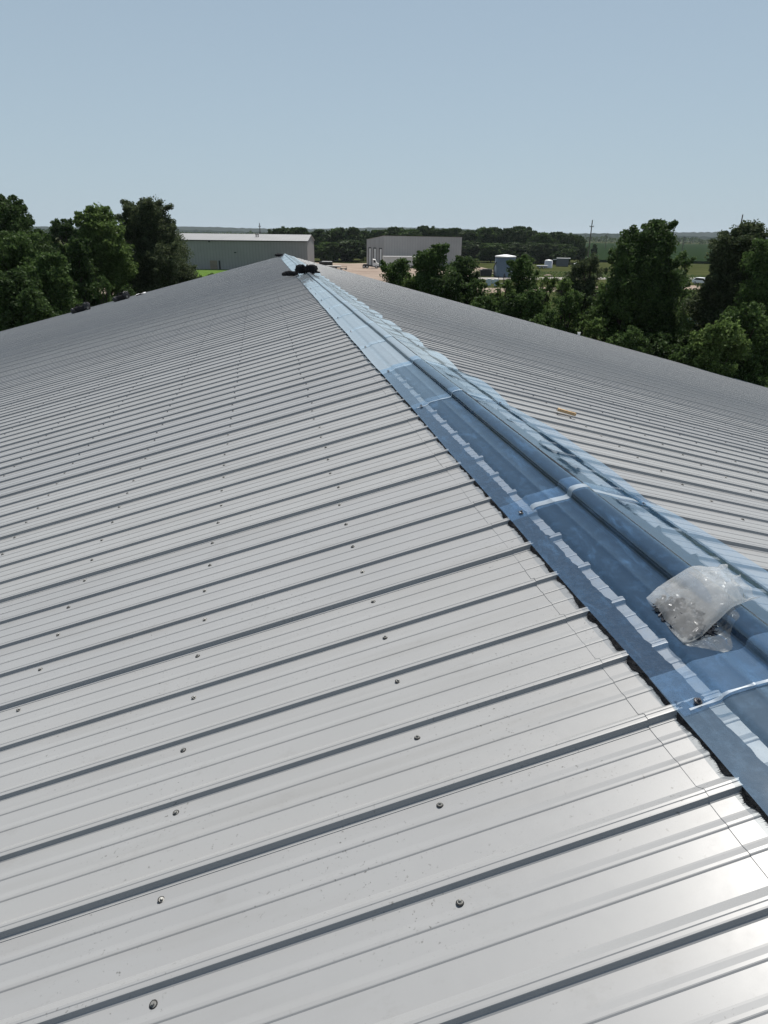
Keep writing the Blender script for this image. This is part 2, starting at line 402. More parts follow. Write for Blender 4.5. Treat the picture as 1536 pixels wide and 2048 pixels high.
for k in range(len(SEAMS)-1):
    ya, yb = SEAMS[k], min(SEAMS[k+1]+.13, L1)
    n = max(10, int((yb-ya)/.035)); ph = k*3.7
    lift = .0036*(k % 2)
    mb = MB(); P = []
    for j in range(n+1):
        t = j/n; y = ya+(yb-ya)*t
        sk = .014*math.sin(k*1.9+1)
        P.append([cap_point(i, y+sk*XS[i][0]/.3, lift, t, ph) for i in range(len(XS))])
    mb.grid(P)
    cs = part(mb, 'ridge_cap_sheet', CAPFILM3 if k > 5 else CAPFILM2 if k in (2, 5) else CAPFILM, True)
    if 2 < k and SEAMS[k] < 16:               # strip of milky tape between two sheets at the lap
        mb = MB(); P = []
        w = .036 if k == 4 else .007 if k == 3 else .013
        for j in range(4):
            y = SEAMS[k]+.002+w*j/3
            P.append([tuple(np.array(cap_point(i, y, .0066, .02, ph))+np.array([0, .004*mnoise.noise((XS[i][0]*20, k, j)), 0])) for i in range(4 if k == 4 else 1, len(XS)-3)])
        mb.grid(P); part(mb, 'lap_tape', TAPE, True)
# thin dark bead along the far foot of the roll
mb = MB(); ys = np.arange(L0+.1, L1-.05, .25)
mb.tube([(.0205, y, .0405+.0008*mnoise.noise((y*2, 0, 0))) for y in ys], [.0042]*len(ys), 6)
part(mb, 'ridge_bead', BLACK, True)

def screw_mesh(name, metal, big=1.0):
    mb = MB()
    mb.lathe((0, 0, 0), [(.0092*big, 0), (.0095*big, .0022*big), (.0078*big, .0030*big)], 14)
    for i, (r, z0, z1) in enumerate([(.0062*big, .0030*big, .0046*big), (.0047*big, .0046*big, .0098*big)]):
        mb.lathe((0, 0, 0), [(r, z0), (r, z1-.0008), (r*.82, z1)], 6 if i else 14)
    nf = len(mb.f); mb.lathe((0, 0, -.0006), [(.0112*big, 0), (.0116*big, .0014), (.0095*big, .0027)], 14)
    me = bpy.data.meshes.new(name); me.from_pydata(mb.v, [], mb.f); me.update(); me.materials.append(metal); me.materials.append(WASHER)
    for p in me.polygons: p.material_index = 1 if p.index >= nf else 0
    return me
SM = screw_mesh('screw', SCREWM, .72); CM = screw_mesh('cap_screw', SCREWD, .95)
def tilt(side): return (0, side*SLOPE, 0)
rng = random.Random(3)
allsc = []
for side in (-1, 1):
    for r in range(24):
        sx = .908+.6165*r
        if sx > HALF-.3: break
        for k in range(int((L0-Y0)/S), int((L1-Y0)/S)):
            y = Y0+k*S-.026+rng.uniform(-.005, .005); x = side*(sx+rng.uniform(-.012, .012))
            if y < .2 or y > 24: continue
            allsc.append((x, y, -abs(x)*TANP+.0005, side))
def seen(p):
    d = np.array(p[:3])-CAM; f = d@FW
    if f < .1: return None
    px, py = 768+FPX*(d@RT)/f, 1024-FPX*(d@UP)/f
    return (f, px, py) if -40 < px < 1576 and py < 2090 else None
vis = sorted([(seen(s)[0], s) for s in allsc if seen(s)], key=lambda a: a[0])
for d, (x, y, z, side) in vis[:88]:
    o = bpy.data.objects.new('screw', SM); C.objects.link(o); o.parent = bld
    o.location = Vector((x, y, z))+OFF; o.rotation_euler = (rng.uniform(-.05, .05), side*SLOPE, rng.uniform(0, 6))
mb = MB()
for d, (x, y, z, side) in vis[88:2600]:
    mb.lathe((x, y, z), [(.0085, 0), (.0085, .0016), (.005, .0024), (.0045, .007), (.003, .0078)], 6)
o = part(mb, 'screws', SCREWD); o['kind'] = 'stuff'
for k, ys_ in enumerate(SEAMS[1:-1]):
    if ys_ > 14: break
    for x in (-.268, .262):
        if x > 0 and ys_ < 2: continue
        y = ys_+.02
        o = bpy.data.objects.new('cap_screw', CM); C.objects.link(o); o.parent = bld
        o.location = Vector((x, y, -abs(x)*TANP+.0300))+OFF; o.rotation_euler = (0, math.copysign(SLOPE, x), k)

def roof_z(x, y): return -abs(x)*TANP

# ------------------------------------------------------------------ loose things on the roof
def lump(name, m, parent, c, r, seed, n=18, amp=.25, freq=6, loc=None):
    mb = MB(); P = []
    for i in range(n+1):
        th = math.pi*i/n; row = []
        for j in range(2*n+1):
            ph = 2*math.pi*(j % (2*n))/(2*n)
            d = Vector((math.sin(th)*math.cos(ph), math.sin(th)*math.sin(ph), math.cos(th)))
            s = 1+amp*mnoise.noise(d*freq*.35+Vector((seed, 0, 0)))+amp*.6*mnoise.noise(d*freq+Vector((0, seed, 0)))
            row.append((c[0]+d.x*r[0]*s, c[1]+d.y*r[1]*s, c[2]+d.z*r[2]*s))
        P.append(row)
    mb.grid(P)
    return mb.build(name, m, parent, loc=loc)
def coil(name, label, loc, R, rt, w, tiltv, seed, group, turns=5.6):
    """roll of black fibre strip, loosely wound"""
    o = thing(name, loc, label, 'roll', group)
    mb = MB(); pts = []; N = int(turns*26)
    for lane in range(3):
        P = []
        for i in range(N+1):
            a = 2*math.pi*i/26*1.0; r = R*max(.05, 1-.165*i/26)+.030*mnoise.noise((i*.45, seed, lane))*(1 if i < 60 else .3)
            wob = .02*mnoise.noise((i*.2, seed+4, lane))
            P.append((r*math.cos(a), (lane-1)*w*.5+wob, R+r*math.sin(a)))
        mb.tube(P, [rt*(1+.35*mnoise.noise((i*.6, seed, lane+9))) for i in range(N+1)], 7)
    b = mb.build('strip', FIBRE, o); b.rotation_euler = tiltv
    mp = lump('folded_heap', FIBRE, o, (.02 if seed == 1 else -.03, .02, R*.8), (R*1.25, .10, R*.95), seed+20, 14, .55, 9)
    b.scale = (1.15, 1, .86)
    e = MB(); e.tube([(R, 0, rt), (R*1.5, w*.3, rt*.6), (R*2.0, -w*.1, rt*.5)], [rt, rt*.8, rt*.5], 6); e.build('loose_end', FIBRE, o)
    return o
G = 'black vent strip rolls on the far ridge'
coil('vent_roll', 'left one of the two big black vent strip rolls heaped on the far ridge', (-.20, 17.9, .03), .100, .033, .12, (0, 0, rad(20)), 1, G)
coil('vent_roll', 'right one of the two big black vent strip rolls heaped on the far ridge', (.06, 17.7, .03), .105, .034, .11, (0, 0, rad(-28)), 2, G)
o = thing('vent_roll', (-.44, 18.4, -.44*TANP+.03), 'small black vent strip roll lying flat left of the ridge heap', 'roll', G)
mb = MB(); mb.tube([(-.15, 0, .065), (-.05, .03, .07), (.06, 0, .065), (.19, .02, .07)], [.055, .07, .06, .06], 10); mb.build('strip', FIBRE, o)
lump('loose_end', FIBRE, o, (-.17, 0, .05), (.07, .08, .05), 4, 8)
o = thing('foam_block', (-.32, 33.0, -.32*TANP+.03), 'small black foam scrap at the far tip of the ridge', 'foam')
lump('foam', FIBRE, o, (0, 0, .06), (.2, .12, .07), 9, 10)

def bundle(x, y, seed, label, sx=.4):
    z = roof_z(x, y)+.024
    o = thing('tool_bag', (x, y, z), label, 'bag', 'dark bags near the left end of the roof')
    o.rotation_euler = (0, -SLOPE, 0)
    lump('body', FIBRE, o, (-.05, 0, .10), (sx*.9, .17, .13), seed, 12, .3)
    lump('pocket', DARKM, o, (-sx*.75, -.05, .09), (.13, .13, .12), seed+2, 10, .3)
    lump('pocket', DARKM, o, (sx*.7, -.02, .15), (.14, .13, .17), seed+5, 10, .35)
    mb = MB(); mb.tube([(-sx*.5, 0, .2), (-sx*.25, .02, .29), (.05, .02, .28), (sx*.5, 0, .27)], [.018]*4, 6); mb.build('handle', BLACK, o)
    mb = MB(); mb.box(sx*.72, sx*.9, -.16, -.14, .03, .12); mb.build('buckle', SCREWM, o)
    return o
bundle(-9.0, 31.4, 2, 'black tool bag with handle near the left edge of the roof, the nearer one')
bundle(-7.35, 31.9, 8, 'dark tool bag half hidden at the far left roof edge, left of the white scrap', .34)
o = thing('flashing_scrap', (-6.55, 31.9, roof_z(-6.55, 0)+.026), 'thin pale metal offcut lying right of the two dark bags', 'metal scrap'); o.rotation_euler = (0, -SLOPE, 0)
mb = MB(); mb.grid([[(-.25+.5*i/6, -.06+.04*j, .03*abs(math.sin(i*.9))+.012*j) for j in range(4)] for i in range(7)]); mb.build('sheet', WHITE, o)
mb = MB(); mb.tube([(-.22, -.03, .02), (.0, -.05, .03), (.16, -.03, .02)], [.02, .025, .015], 6); mb.build('dark_strip', FIBRE, o)
o = thing('plastic_cup', (15.3, 33.2, roof_z(15.3, 0)+.01), 'small white cup at the right gable edge of the roof', 'cup')
mb = MB(); mb.lathe((0, 0, 0), [(.06, 0), (.08, .15), (.085, .16), (.07, .16), (.05, .02)], 12); mb.build('cup', WHITE, o)

# wood offcut on the far slope
o = thing('wood_block', (.872, 4.27, -.872*TANP+.026), 'tan wood offcut lying on the right roof slope', 'wood'); o.rotation_euler = (0, SLOPE, rad(-14))
mb = MB(); prof = [(-.068, -.017), (.068, -.015), (.068, .009), (-.038, .010), (-.064, .022)]
mb.add([(x, y, 0) for x, y in prof]+[(x, y*.93, .020) for x, y in prof], [(4, 3, 2, 1, 0), (5, 6, 7, 8, 9)]+[(i, (i+1) % 5, 5+(i+1) % 5, 5+i) for i in range(5)])
mb.build('block', WOOD, o)

# clear bag with screws on the ridge cap
def cap_z(x): return float(np.interp(x, [p[0] for p in XS], [-abs(p[0])*TANP*(1 if abs(p[0]) >= .08 else .9)+p[1] for p in XS]))
bag = thing('plastic_bag', (-.09, 1.39, cap_z(-.09)), 'crumpled clear plastic bag of dark screws lying on the ridge cap', 'bag')
BO = Vector((-.09, 1.39, cap_z(-.09)))
def bag_pt(t, a):
    # t: closed end (left) to mouth (right); a: angle round the bag
    cx = -.185+.235*t
    yc = 1.385+.03*t; wy = .138*(1-.30*t)*(.80+.2*math.sin(math.pi*min(1, t*1.15)))
    base = cap_z(cx)+.004
    u = min(1, max(0, (t-.08)/.62)); u = u*u*(3-2*u); base = max(base, (cap_z(-.17)+.004)*(1-u)+.066*u)
    hz = .004+.060*math.sin(math.pi*min(1, t*.86+.001))**.55*(1-.25*t)
    s, c = math.sin(a), math.cos(a)
    y = yc+wy*c*(1+.05*math.sin(3*t+a))
    if t > .8: y += .03*(t-.8)*math.sin(3*a)
    z = base+hz*max(0, s)**.9 if s > 0 else base+.004*s
    x = cx+.018*c*math.sin(2.2*t+.8)
    p = Vector((x, y, z)); q = p*13
    q = Vector((p.x*5+p.y*3, p.y*10-p.x*6, p.z*6)); cr = abs(mnoise.noise(q))*1.25+abs(mnoise.noise(q*2.1+Vector((3, 1, 2))))*.5+abs(mnoise.noise(q*4.3))*.16+abs(mnoise.noise(q*8))*.07
    amp = .026*max(.12, s)*(.5+t)
    p.z += amp*(cr-.45); p.x += .012*mnoise.noise(q*1.7+Vector((9, 0, 0)))*(.3+t); p.y += .010*mnoise.noise(q*1.9+Vector((0, 9, 0)))
    if t > .85: p.x += .03*mnoise.noise(Vector((a*1.3, 5, 0))); p.z += .022*mnoise.noise(Vector((a*1.6, 2, 7)))
    p.z = max(p.z, cap_z(min(.34, max(-.32, p.x)))+.003)
    return p-BO
mb = MB(); mb.grid([[bag_pt(i/56, 2*math.pi*j/96) for j in range(97)] for i in range(57)])
mb.build('film', BAGFILM, bag, True)
mb = MB(); P = []                             # flat flap of film with a serrated edge under the bag
for i in range(61):
    a = -2.75+2.75*i/60; row = []
    for j in range(8):
        f = j/7; r = f*(1+.012*(i % 2)*(j == 7))
        rr_ = r*(1+.16*math.sin(3*a+.6)+.08*math.sin(7*a)); x = -.115+.10*rr_*math.cos(a); y = 1.345+.118*rr_*math.sin(a)
        z = cap_z(x)+.0035+.004*f*abs(mnoise.noise((x*30, y*30, 1)))
        row.append(Vector((x, y, z))-BO)
    P.append(row)
mb.grid(P); mb.build('film_flap', FLAPFILM, bag, True)
mb = MB(); r2 = random.Random(4)
for i in range(260):
    x = r2.uniform(-.185, -.075); y = r2.uniform(1.275, 1.48)
    e = ((x+.132)/.05)**2+((y-1.37)/.095)**2
    if e > 1: continue
    z = cap_z(x)+.006+r2.random()*.024*(1-e)
    d = Vector((r2.uniform(-1, 1), r2.uniform(-1, 1), r2.uniform(-.3, .3))).normalized()*.018
    p = Vector((x, y, z))
    mb.tube([p-d, p+d*.7, p+d*.72, p+d], [.0022, .0028, .008, .007], 6)
o = mb.build('screw_pile', SCREWD); tag(o, 'dark steel screws heaped inside the clear bag on the ridge', 'screws', kind='stuff')

# ------------------------------------------------------------------ ground, fields, road, hills
GRASS = noisy('meadow', (.030, .040, .014), (.066, .072, .030), .12, .9, 8, lo=.3, hi=.7, spec=0.0)
LAWN = noisy('lawn_grass', (.070, .125, .026), (.095, .155, .036), .5, .9, 6, spec=0.0)
DIRT = noisy('gravel_yard', (.23, .18, .148), (.31, .255, .213), .15, .95, 8, spec=0.0)
ROADM = noisy('road_gravel', (.26, .245, .225), (.32, .30, .28), .2, .95, 8, spec=0.0)
CORN = noisy('corn', (.013, .026, .011), (.020, .036, .016), .05, .85, 8, stretch=(1, 5, 1), bump=.3, spec=0.0)
def flat(name, pts, z, m, kind='structure'):
    mb = MB(); mb.add([(p[0], p[1], z) for p in pts], [tuple(range(len(pts)))])
    return tag(mb.build(name, m), kind=kind)
def gp(px, py): p = ground_at(px, py); return (p[0], p[1])
mb = MB(); mb.add([(-6400, -150, GZ), (6400, -150, GZ), (6400, 6400, GZ), (-6400, 6400, GZ)], [(0, 1, 2, 3)])
tag(mb.build('ground', GRASS), kind='structure')
flat('gravel_yard', [gp(590, 524), gp(700, 527), gp(870, 524), gp(960, 534), gp(1010, 545), gp(960, 551), gp(900, 556), gp(820, 564), gp(740, 568), gp(600, 560)], GZ+.02, DIRT)
flat('lawn', [gp(240, 536), gp(480, 539), gp(560, 545), gp(560, 556), gp(350, 552), gp(220, 553)], GZ+.024, LAWN)
flat('dirt_track', [gp(180, 566), gp(300, 562), gp(420, 560), gp(430, 566), gp(310, 586), gp(170, 594)], GZ+.02, DIRT)
flat('road', [gp(930, 555.0), gp(1215, 554.5), gp(1700, 556), gp(1700, 561), gp(1215, 558.8), gp(930, 559.5)], GZ+.028, ROADM)
flat('dirt_path', [gp(860, 576), gp(1010, 576), gp(1150, 574), gp(1460, 570), gp(1460, 578), gp(1210, 582), gp(1010, 585), gp(860, 590)], GZ+.02, DIRT)
def slab(name, pts, h, m):
    n = len(pts); mb = MB()
    mb.add([(p[0], p[1], GZ-.5) for p in pts]+[(p[0], p[1], GZ+h) for p in pts], [tuple(range(n, 2*n))]+[(i, (i+1) % n, n+(i+1) % n, n+i) for i in range(n)])
    return tag(mb.build(name, m), kind='structure')
def fa(px, d): p = far_at(px, horizon(px), d); return (p[0], p[1])
slab('corn_field', [fa(1165, 330), fa(1330, 345), fa(1800, 360), fa(1750, 1250), fa(1500, 1250), fa(1160, 1150)], 1.1, CORN)
slab('corn_field', [fa(600, 330), fa(668, 330), fa(690, 800), fa(560, 800)], 1.6, CORN)

HILL = noisy('wooded_hill', (.014, .024, .020), (.026, .038, .028), .02, .95, 8, bump=.0, spec=0.0)
def hills(dist, h0, h1, px0, px1, seed, rough):
    """a wooded rise with real depth, its crest broken up by tree tops"""
    mb = MB(); rows = []
    n = 420
    for j, (f, hh) in enumerate([(1.0, 0), (1.03, .55), (1.06, .92), (1.10, 1.0), (1.18, .9), (1.4, 0)]):
        row = []
        for i in range(n+1):
            px = px0+(px1-px0)*i/n
            b = h0+(h1-h0)*(i/n)
            h = b*(.75+.6*mnoise.noise((i*.021, seed, 0)))+rough*(abs(mnoise.noise((i*.33, seed, j)))+.7*mnoise.noise((i*.9, seed+5, j)))
            p = far_at(px, horizon(px), dist*f); row.append((p[0], p[1], GZ+(max(.5, h)*hh if hh else -1)))
        rows.append(row)
    mb.grid(rows[::-1])
    return tag(mb.build('hills', HILL), kind='structure')
hills(3900, 50, 44, -700, 2300, 2.0, 6)
hills(2300, 17, 18, -500, 2300, 9.0, 5)

# ------------------------------------------------------------------ trees
def leaves(rng, centres, radii, per, ls, droop=.3):
    """rhombic leaves scattered through many small clumps"""
    n = len(centres)
    idx = np.repeat(np.arange(n), per)
    d = rng.normal(size=(len(idx), 3)); d /= np.linalg.norm(d, axis=1)[:, None]
    rr = rng.random(len(idx))**.45
    P = centres[idx]+d*rr[:, None]*radii[idx][:, None]*np.array([1, 1, .8])
    a = rng.normal(size=(len(idx), 3)); a[:, 2] -= droop; a /= np.linalg.norm(a, axis=1)[:, None]
    b = np.cross(a, rng.normal(size=(len(idx), 3))); b /= np.linalg.norm(b, axis=1)[:, None]+1e-9
    s = ls*(.6+.8*rng.random(len(idx)))[:, None]
    return np.stack([P-a*s*.5, P+b*s*.28, P+a*s*.5, P-b*s*.28], 1)

def crown(rng, H, zb, R, nclump, shape):
    """clump centres inside several lobes so that the outline is uneven and lets the sky through"""
    nl = {'round': 13, 'tall': 15, 'bush': 13, 'wisp': 11}[shape]
    lobes = []
    for i in range(nl):
        f = (i+.5)/nl; z = zb+(H-zb)*(.12+.80*f)
        env = {'round': math.sin(math.pi*(.18+.72*f))**.7, 'tall': (1-.74*f**2.6)*min(1, .7+2.2*f), 'bush': (1-.5*f)*min(1, .75+f), 'wisp': .35+.65*math.sin(math.pi*(.15+.75*f))}[shape]
        an = i*2.4+rng.random()*1.3; off = R*env*(.25+.52*rng.random())
        lr = max(.3, R*env*(.30+.28*rng.random()))
        lobes.append((off*math.cos(an), off*math.sin(an), min(z, H-lr*.55), lr))
    lobes.append((R*.08, 0, H-R*.28, R*.28)); lobes.append((-R*.3, R*.1, H-R*.5, R*.3)); L = np.array(lobes)
    w = L[:, 3]**2; w /= w.sum()
    k = rng.choice(len(L), nclump, p=w)
    d = rng.normal(size=(nclump, 3)); d /= np.linalg.norm(d, axis=1)[:, None]
    rr = .45+.62*rng.random(nclump)
    Cc = L[k, :3]+d*(L[k, 3]*rr)[:, None]*np.array([1, 1, .9])
    # sprays of twigs that stick out of the lobes
    ns = max(10, int(nclump*.14)); out = []
    for _ in range(ns):
        q = L[rng.integers(len(L))]; d = rng.normal(size=3); d[2] = abs(d[2])*1.3+.2; d /= np.linalg.norm(d)
        for u in (1.05, 1.22, 1.38, 1.55)[:rng.integers(2, 5)]: out.append(q[:3]+d*q[3]*u+rng.normal(size=3)*.05)
    out = np.array(out); out[:, 2] = np.minimum(out[:, 2], H*1.0)
    Cc = np.concatenate([Cc, out]); Cc[:, 2] = np.maximum(Cc[:, 2], zb*.8)
    return L, Cc

def tree(name, label, px, top, dist, wpx, zb_frac, leaf, shape='round', seed=0, ls=.22, dens=1.0, group=None, cat='tree', trunk_r=None, bare=False):
    if dist < 100: ls *= .80
    g = far_at(px, horizon(px), dist); base = np.array([g[0], g[1], GZ])
    H = far_at(px, top, dist)[2]-GZ; R = max(.4, wpx/2*np.linalg.norm(far_at(px, top, dist)-CAM)/FPX*1.16)
    rng = np.random.default_rng(seed+1000)
    o = thing(name, base, label, cat, group)
    zb = H*zb_frac; vol = R*R*(H-zb)
    nc = int(min(760, max(50, 38*vol**.62))*dens)
    L, Cc = crown(rng, H, zb, R, nc, shape)
    cr = np.clip(R*.13+.16, .28, .75)*(.6+.8*rng.random(len(Cc)))
    cr[nc:] *= .42
    area = ls*ls*.28
    per = int(np.clip(2.3*cr.mean()**2*3.0/area*.55, 14, 120))
    V = leaves(rng, Cc, cr, per, ls)
    V[:, :, 2] = np.maximum(V[:, :, 2], .05)
    quads_obj('crown', V, LEAF[leaf], o)
    mb = MB(); tr = trunk_r or max(.05, H*.016)
    bend = rng.normal(size=2)*H*.02
    ztop = zb+(H-zb)*.72
    tp = [(bend[0]*f*f, bend[1]*f*f, ztop*f) for f in (0, .25, .5, .75, 1)]
    mb.tube([(0, 0, -.2)]+tp[1:], [tr*1.25, tr, tr*.8, tr*.5, tr*.2], 8)
    for q in L:
        f = max(.25, min(.9, (q[2]-.25*(H-zb))/ztop)); s = Vector((bend[0]*f*f, bend[1]*f*f, ztop*f)); e = Vector(q[:3])
        m_ = s.lerp(e, .5)+Vector((0, 0, -.06*(e-s).length)); mb.tube([s, m_, e], [tr*.42, tr*.28, tr*.08], 6, False)
        for z in range(3):
            e2 = e+Vector(rng.normal(size=3))*q[3]*.55; mb.tube([m_.lerp(e, .5), e2], [tr*.16, tr*.04], 5, False)
    mb.build('trunk', BARK, o, True)
    return o

GL = 'trees left of the building'; GR = 'trees right of the building'
# left of the roof
tree('tree', 'tallest dark tree at the left edge of the picture, sky showing under its crown', 12, 394, 62, 108, .50, 'dark', 'round', 1, .24, 1.15, GL)
tree('tree', 'low bushy tree at the left edge under the tallest one', 18, 470, 52, 150, .12, 'mid', 'bush', 2, .24, 1.2, GL)
tree('tree', 'dense green tree in front of the left thicket, close to the roof edge', 82, 512, 48, 120, .08, 'mid', 'bush', 3, .24, 1.2, GL)
tree('tree', 'dark spreading tree in the lower left corner of the thicket', 20, 545, 45, 130, .05, 'dark', 'bush', 4, .24, 1.2, GL)
tree('tree', 'distant dark round tree seen over the left thicket', 128, 441, 95, 64, .2, 'dark', 'round', 5, .30, 1.0, GL)
tree('tree', 'leafy tree with forked trunk and bright top, left of the feathery tree', 200, 417, 62, 100, .42, 'light', 'round', 6, .24, 1.15, GL)
tree('tree', 'big feathery tree standing left of the long grey warehouse', 306, 402, 66, 128, .14, 'olive', 'round', 7, .20, 1.5, GL)
tree('tree', 'shaded tree filling the gap behind the left thicket', 150, 480, 58, 85, .18, 'dark', 'bush', 8, .24, 1.1, GL)
tree('tree', 'dark tree between the thicket and the tall left tree', 68, 462, 70, 80, .2, 'dark', 'round', 9, .26, 1.1, GL)
tree('shrub', 'thin shrub below the forked tree at the roof edge', 185, 556, 50, 44, .3, 'mid', 'wisp', 10, .18, .7, GL, 'shrub')
tree('shrub', 'bushy shrub below the feathery tree at the roof edge', 240, 566, 55, 40, .2, 'dark', 'bush', 11, .18, .8, GL, 'shrub')
for i, (px, tp) in enumerate([(375, 549), (395, 552), (413, 547)]):
    tree('shrub', ['low shrub beside the feathery tree on the lawn edge', 'middle low shrub on the lawn edge before the warehouse', 'rightmost low shrub on the lawn edge before the warehouse'][i],
         px, tp, 105, 30, .05, 'light', 'bush', 20+i, .22, .8, 'shrubs along the lawn', 'shrub')
# right of the roof
tree('tree', 'small open tree at the gravel yard, nearest the second warehouse', 795, 516, 60, 78, .25, 'mid', 'wisp', 31, .22, .95, GR)
tree('tree', 'full dark green tree in front of the second warehouse', 872, 491, 56, 92, .12, 'mid', 'round', 32, .24, 1.25, GR)
tree('tree', 'dark green tree just right of the second warehouse', 935, 512, 58, 82, .12, 'dark', 'round', 33, .24, 1.2, GR)
tree('tree', 'rounded tree right of the blue grey tank', 1052, 513, 54, 76, .2, 'mid', 'round', 34, .22, 1.15, GR)
tree('shrub', 'bushy shrub at the roof edge below the grey tank', 985, 592, 50, 95, .06, 'mid', 'bush', 35, .22, 1.1, GR, 'shrub')
tree('shrub', 'dark shrub at the roof edge below the rounded tree', 1042, 592, 48, 90, .06, 'dark', 'bush', 36, .22, 1.1, GR, 'shrub')
tree('tree', 'slender sapling cluster between rounded tree and round tree with bare trunk', 1103, 548, 50, 46, .18, 'light', 'wisp', 37, .20, .9, GR)
tree('tree', 'thin upright sapling left of the round tree with bare trunk', 1142, 556, 49, 42, .15, 'light', 'wisp', 38, .20, .9, GR)
tree('tree', 'round crowned small tree on a bare trunk beside the road', 1186, 511, 56, 72, .42, 'olive', 'round', 39, .20, 1.1, GR)
tree('shrub', 'low shrub at the roof edge under the saplings', 1118, 622, 45, 76, .06, 'mid', 'bush', 40, .20, 1.0, GR, 'shrub')
tree('shrub', 'low shrub at the roof edge left of the largest right tree', 1215, 640, 44, 72, .06, 'light', 'bush', 41, .20, .9, GR, 'shrub')
tree('tree', 'largest dense tree on the right with windswept top', 1308, 446, 47, 150, .10, 'dark', 'tall', 42, .22, 1.7, GR)
tree('tree', 'lighter tree leaning on the largest right tree', 1268, 500, 46, 80, .2, 'mid', 'round', 43, .22, 1.1, GR)
tree('tree', 'tall rounded tree at the right edge of the picture', 1490, 452, 50, 132, .16, 'olive', 'round', 44, .22, 1.6, GR)
tree('tree', 'tree beyond the right edge with branches reaching into the picture', 1565, 470, 47, 130, .1, 'mid', 'round', 45, .22, 1.2, GR)
tree('tree', 'smaller tree in the gap left of the right edge tree', 1372, 505, 58, 46, .2, 'mid', 'wisp', 46, .22, 1.0, GR)
tree('shrub', 'broad leafy bush in the lower right corner of the trees', 1488, 640, 41, 130, .04, 'light', 'bush', 47, .22, 1.2, GR, 'shrub')
tree('shrub', 'dark bush at the roof edge near the right border', 1535, 610, 43, 100, .04, 'mid', 'bush', 48, .22, 1.1, GR, 'shrub')
tree('shrub', 'dark bush at the foot of the largest right tree', 1340, 672, 43, 110, .04, 'dark', 'bush', 49, .22, 1.1, GR, 'shrub')
tree('shrub', 'leafy bush by the roof edge right of the largest tree', 1420, 690, 41, 74, .04, 'mid', 'bush', 50, .20, 1.0, GR, 'shrub')

for i, (px, tp, d, w, lf, sh, lab) in enumerate([
    (838, 545, 58, 74, 'light', 'bush', 'light green shrub between the small open tree and the full dark tree'),
    (905, 548, 54, 90, 'dark', 'bush', 'dense shrub under the two trees in front of the second warehouse'),
    (962, 562, 53, 60, 'mid', 'bush', 'small shrub just below the dark dumpster'),
    (1018, 560, 51, 46, 'light', 'wisp', 'thin light sapling left of the rounded tree'),
    (1078, 575, 47, 74, 'mid', 'bush', 'green shrub below the saplings, right of the rounded tree'),
    (1160, 585, 46, 80, 'mid', 'bush', 'bushy shrub hiding the foot of the bare trunk tree'),
    (1236, 560, 48, 56, 'light', 'wisp', 'light sapling at the left side of the largest right tree'),
    (1100, 655, 42, 60, 'dark', 'bush', 'dark low shrub at the gable edge near the white cup'),
    (1290, 660, 42, 90, 'mid', 'bush', 'shrub at the gable edge in front of the largest right tree'),
    (1400, 585, 62, 44, 'light', 'bush', 'light shrub between the white car and the light blue car')]):
    tree('shrub' if sh == 'bush' else 'tree', lab, px, tp, d, w, .06, lf, sh, 120+i, .21, 1.1, GR, 'shrub' if sh == 'bush' else 'tree')

# far trees behind the yard: a few built, the rest copied
GF = 'trees in the rows behind the yard'
protos = []
FAR = [(565, 459, 300, 62), (596, 457, 305, 48), (640, 462, 300, 44), (675, 459, 305, 48), (703, 457, 300, 46), (726, 464, 310, 36),
       (758, 462, 330, 56), (790, 457, 335, 46), (818, 461, 330, 44), (848, 454, 335, 44), (880, 461, 330, 46), (908, 458, 335, 40), (935, 463, 330, 46),
       (968, 458, 330, 44), (990, 457, 338, 40), (1018, 459, 330, 44), (1040, 455, 338, 44), (1062, 464, 330, 44), (1088, 468, 320, 44), (1112, 466, 326, 44), (1140, 471, 320, 48), (1160, 475, 322, 30),
       (935, 484, 312, 52), (985, 488, 308, 56), (1035, 486, 310, 56), (1085, 488, 306, 56), (1128, 490, 306, 54), (700, 482, 292, 60), (655, 486, 290, 50)]
for i, (px, tp, d, w) in enumerate(FAR):
    where = ('dark tree behind the long warehouse roof' if px < 620 else 'dark tree behind the pale green silo' if px < 735 else
             'tree in the row behind the second warehouse' if px < 930 else 'dark tree in the row behind the blue grey tank' if px < 1080 else 'dark tree at the right end of the far row by the tall pole')
    g = far_at(px, horizon(px), d); H = far_at(px, tp, d)[2]-GZ; R = w/2*d*1.08/FPX
    if i < 5:
        o = tree('tree', where, px, tp, d, w, .08, ['far', 'dark', 'far', 'mid', 'far'][i], 'round', 60+i, 1.0, 1.3, GF)
        protos.append((o, H, R))
    else:
        src, h0, r0 = protos[i % 5]
        o = src.copy(); C.objects.link(o); o['label'] = where; o['group'] = GF
        o.location = (g[0], g[1], GZ); o.scale = (R/r0, R/r0, H/h0); o.rotation_euler.z = i*1.7
        for ch in list(src.children):
            c = ch.copy(); C.objects.link(c); c.parent = o
# small lone tree in the corn field
tree('tree', 'small lone round tree standing in the corn field', 1192, 489, 420, 9, .1, 'far', 'round', 90, .9, 1.0)

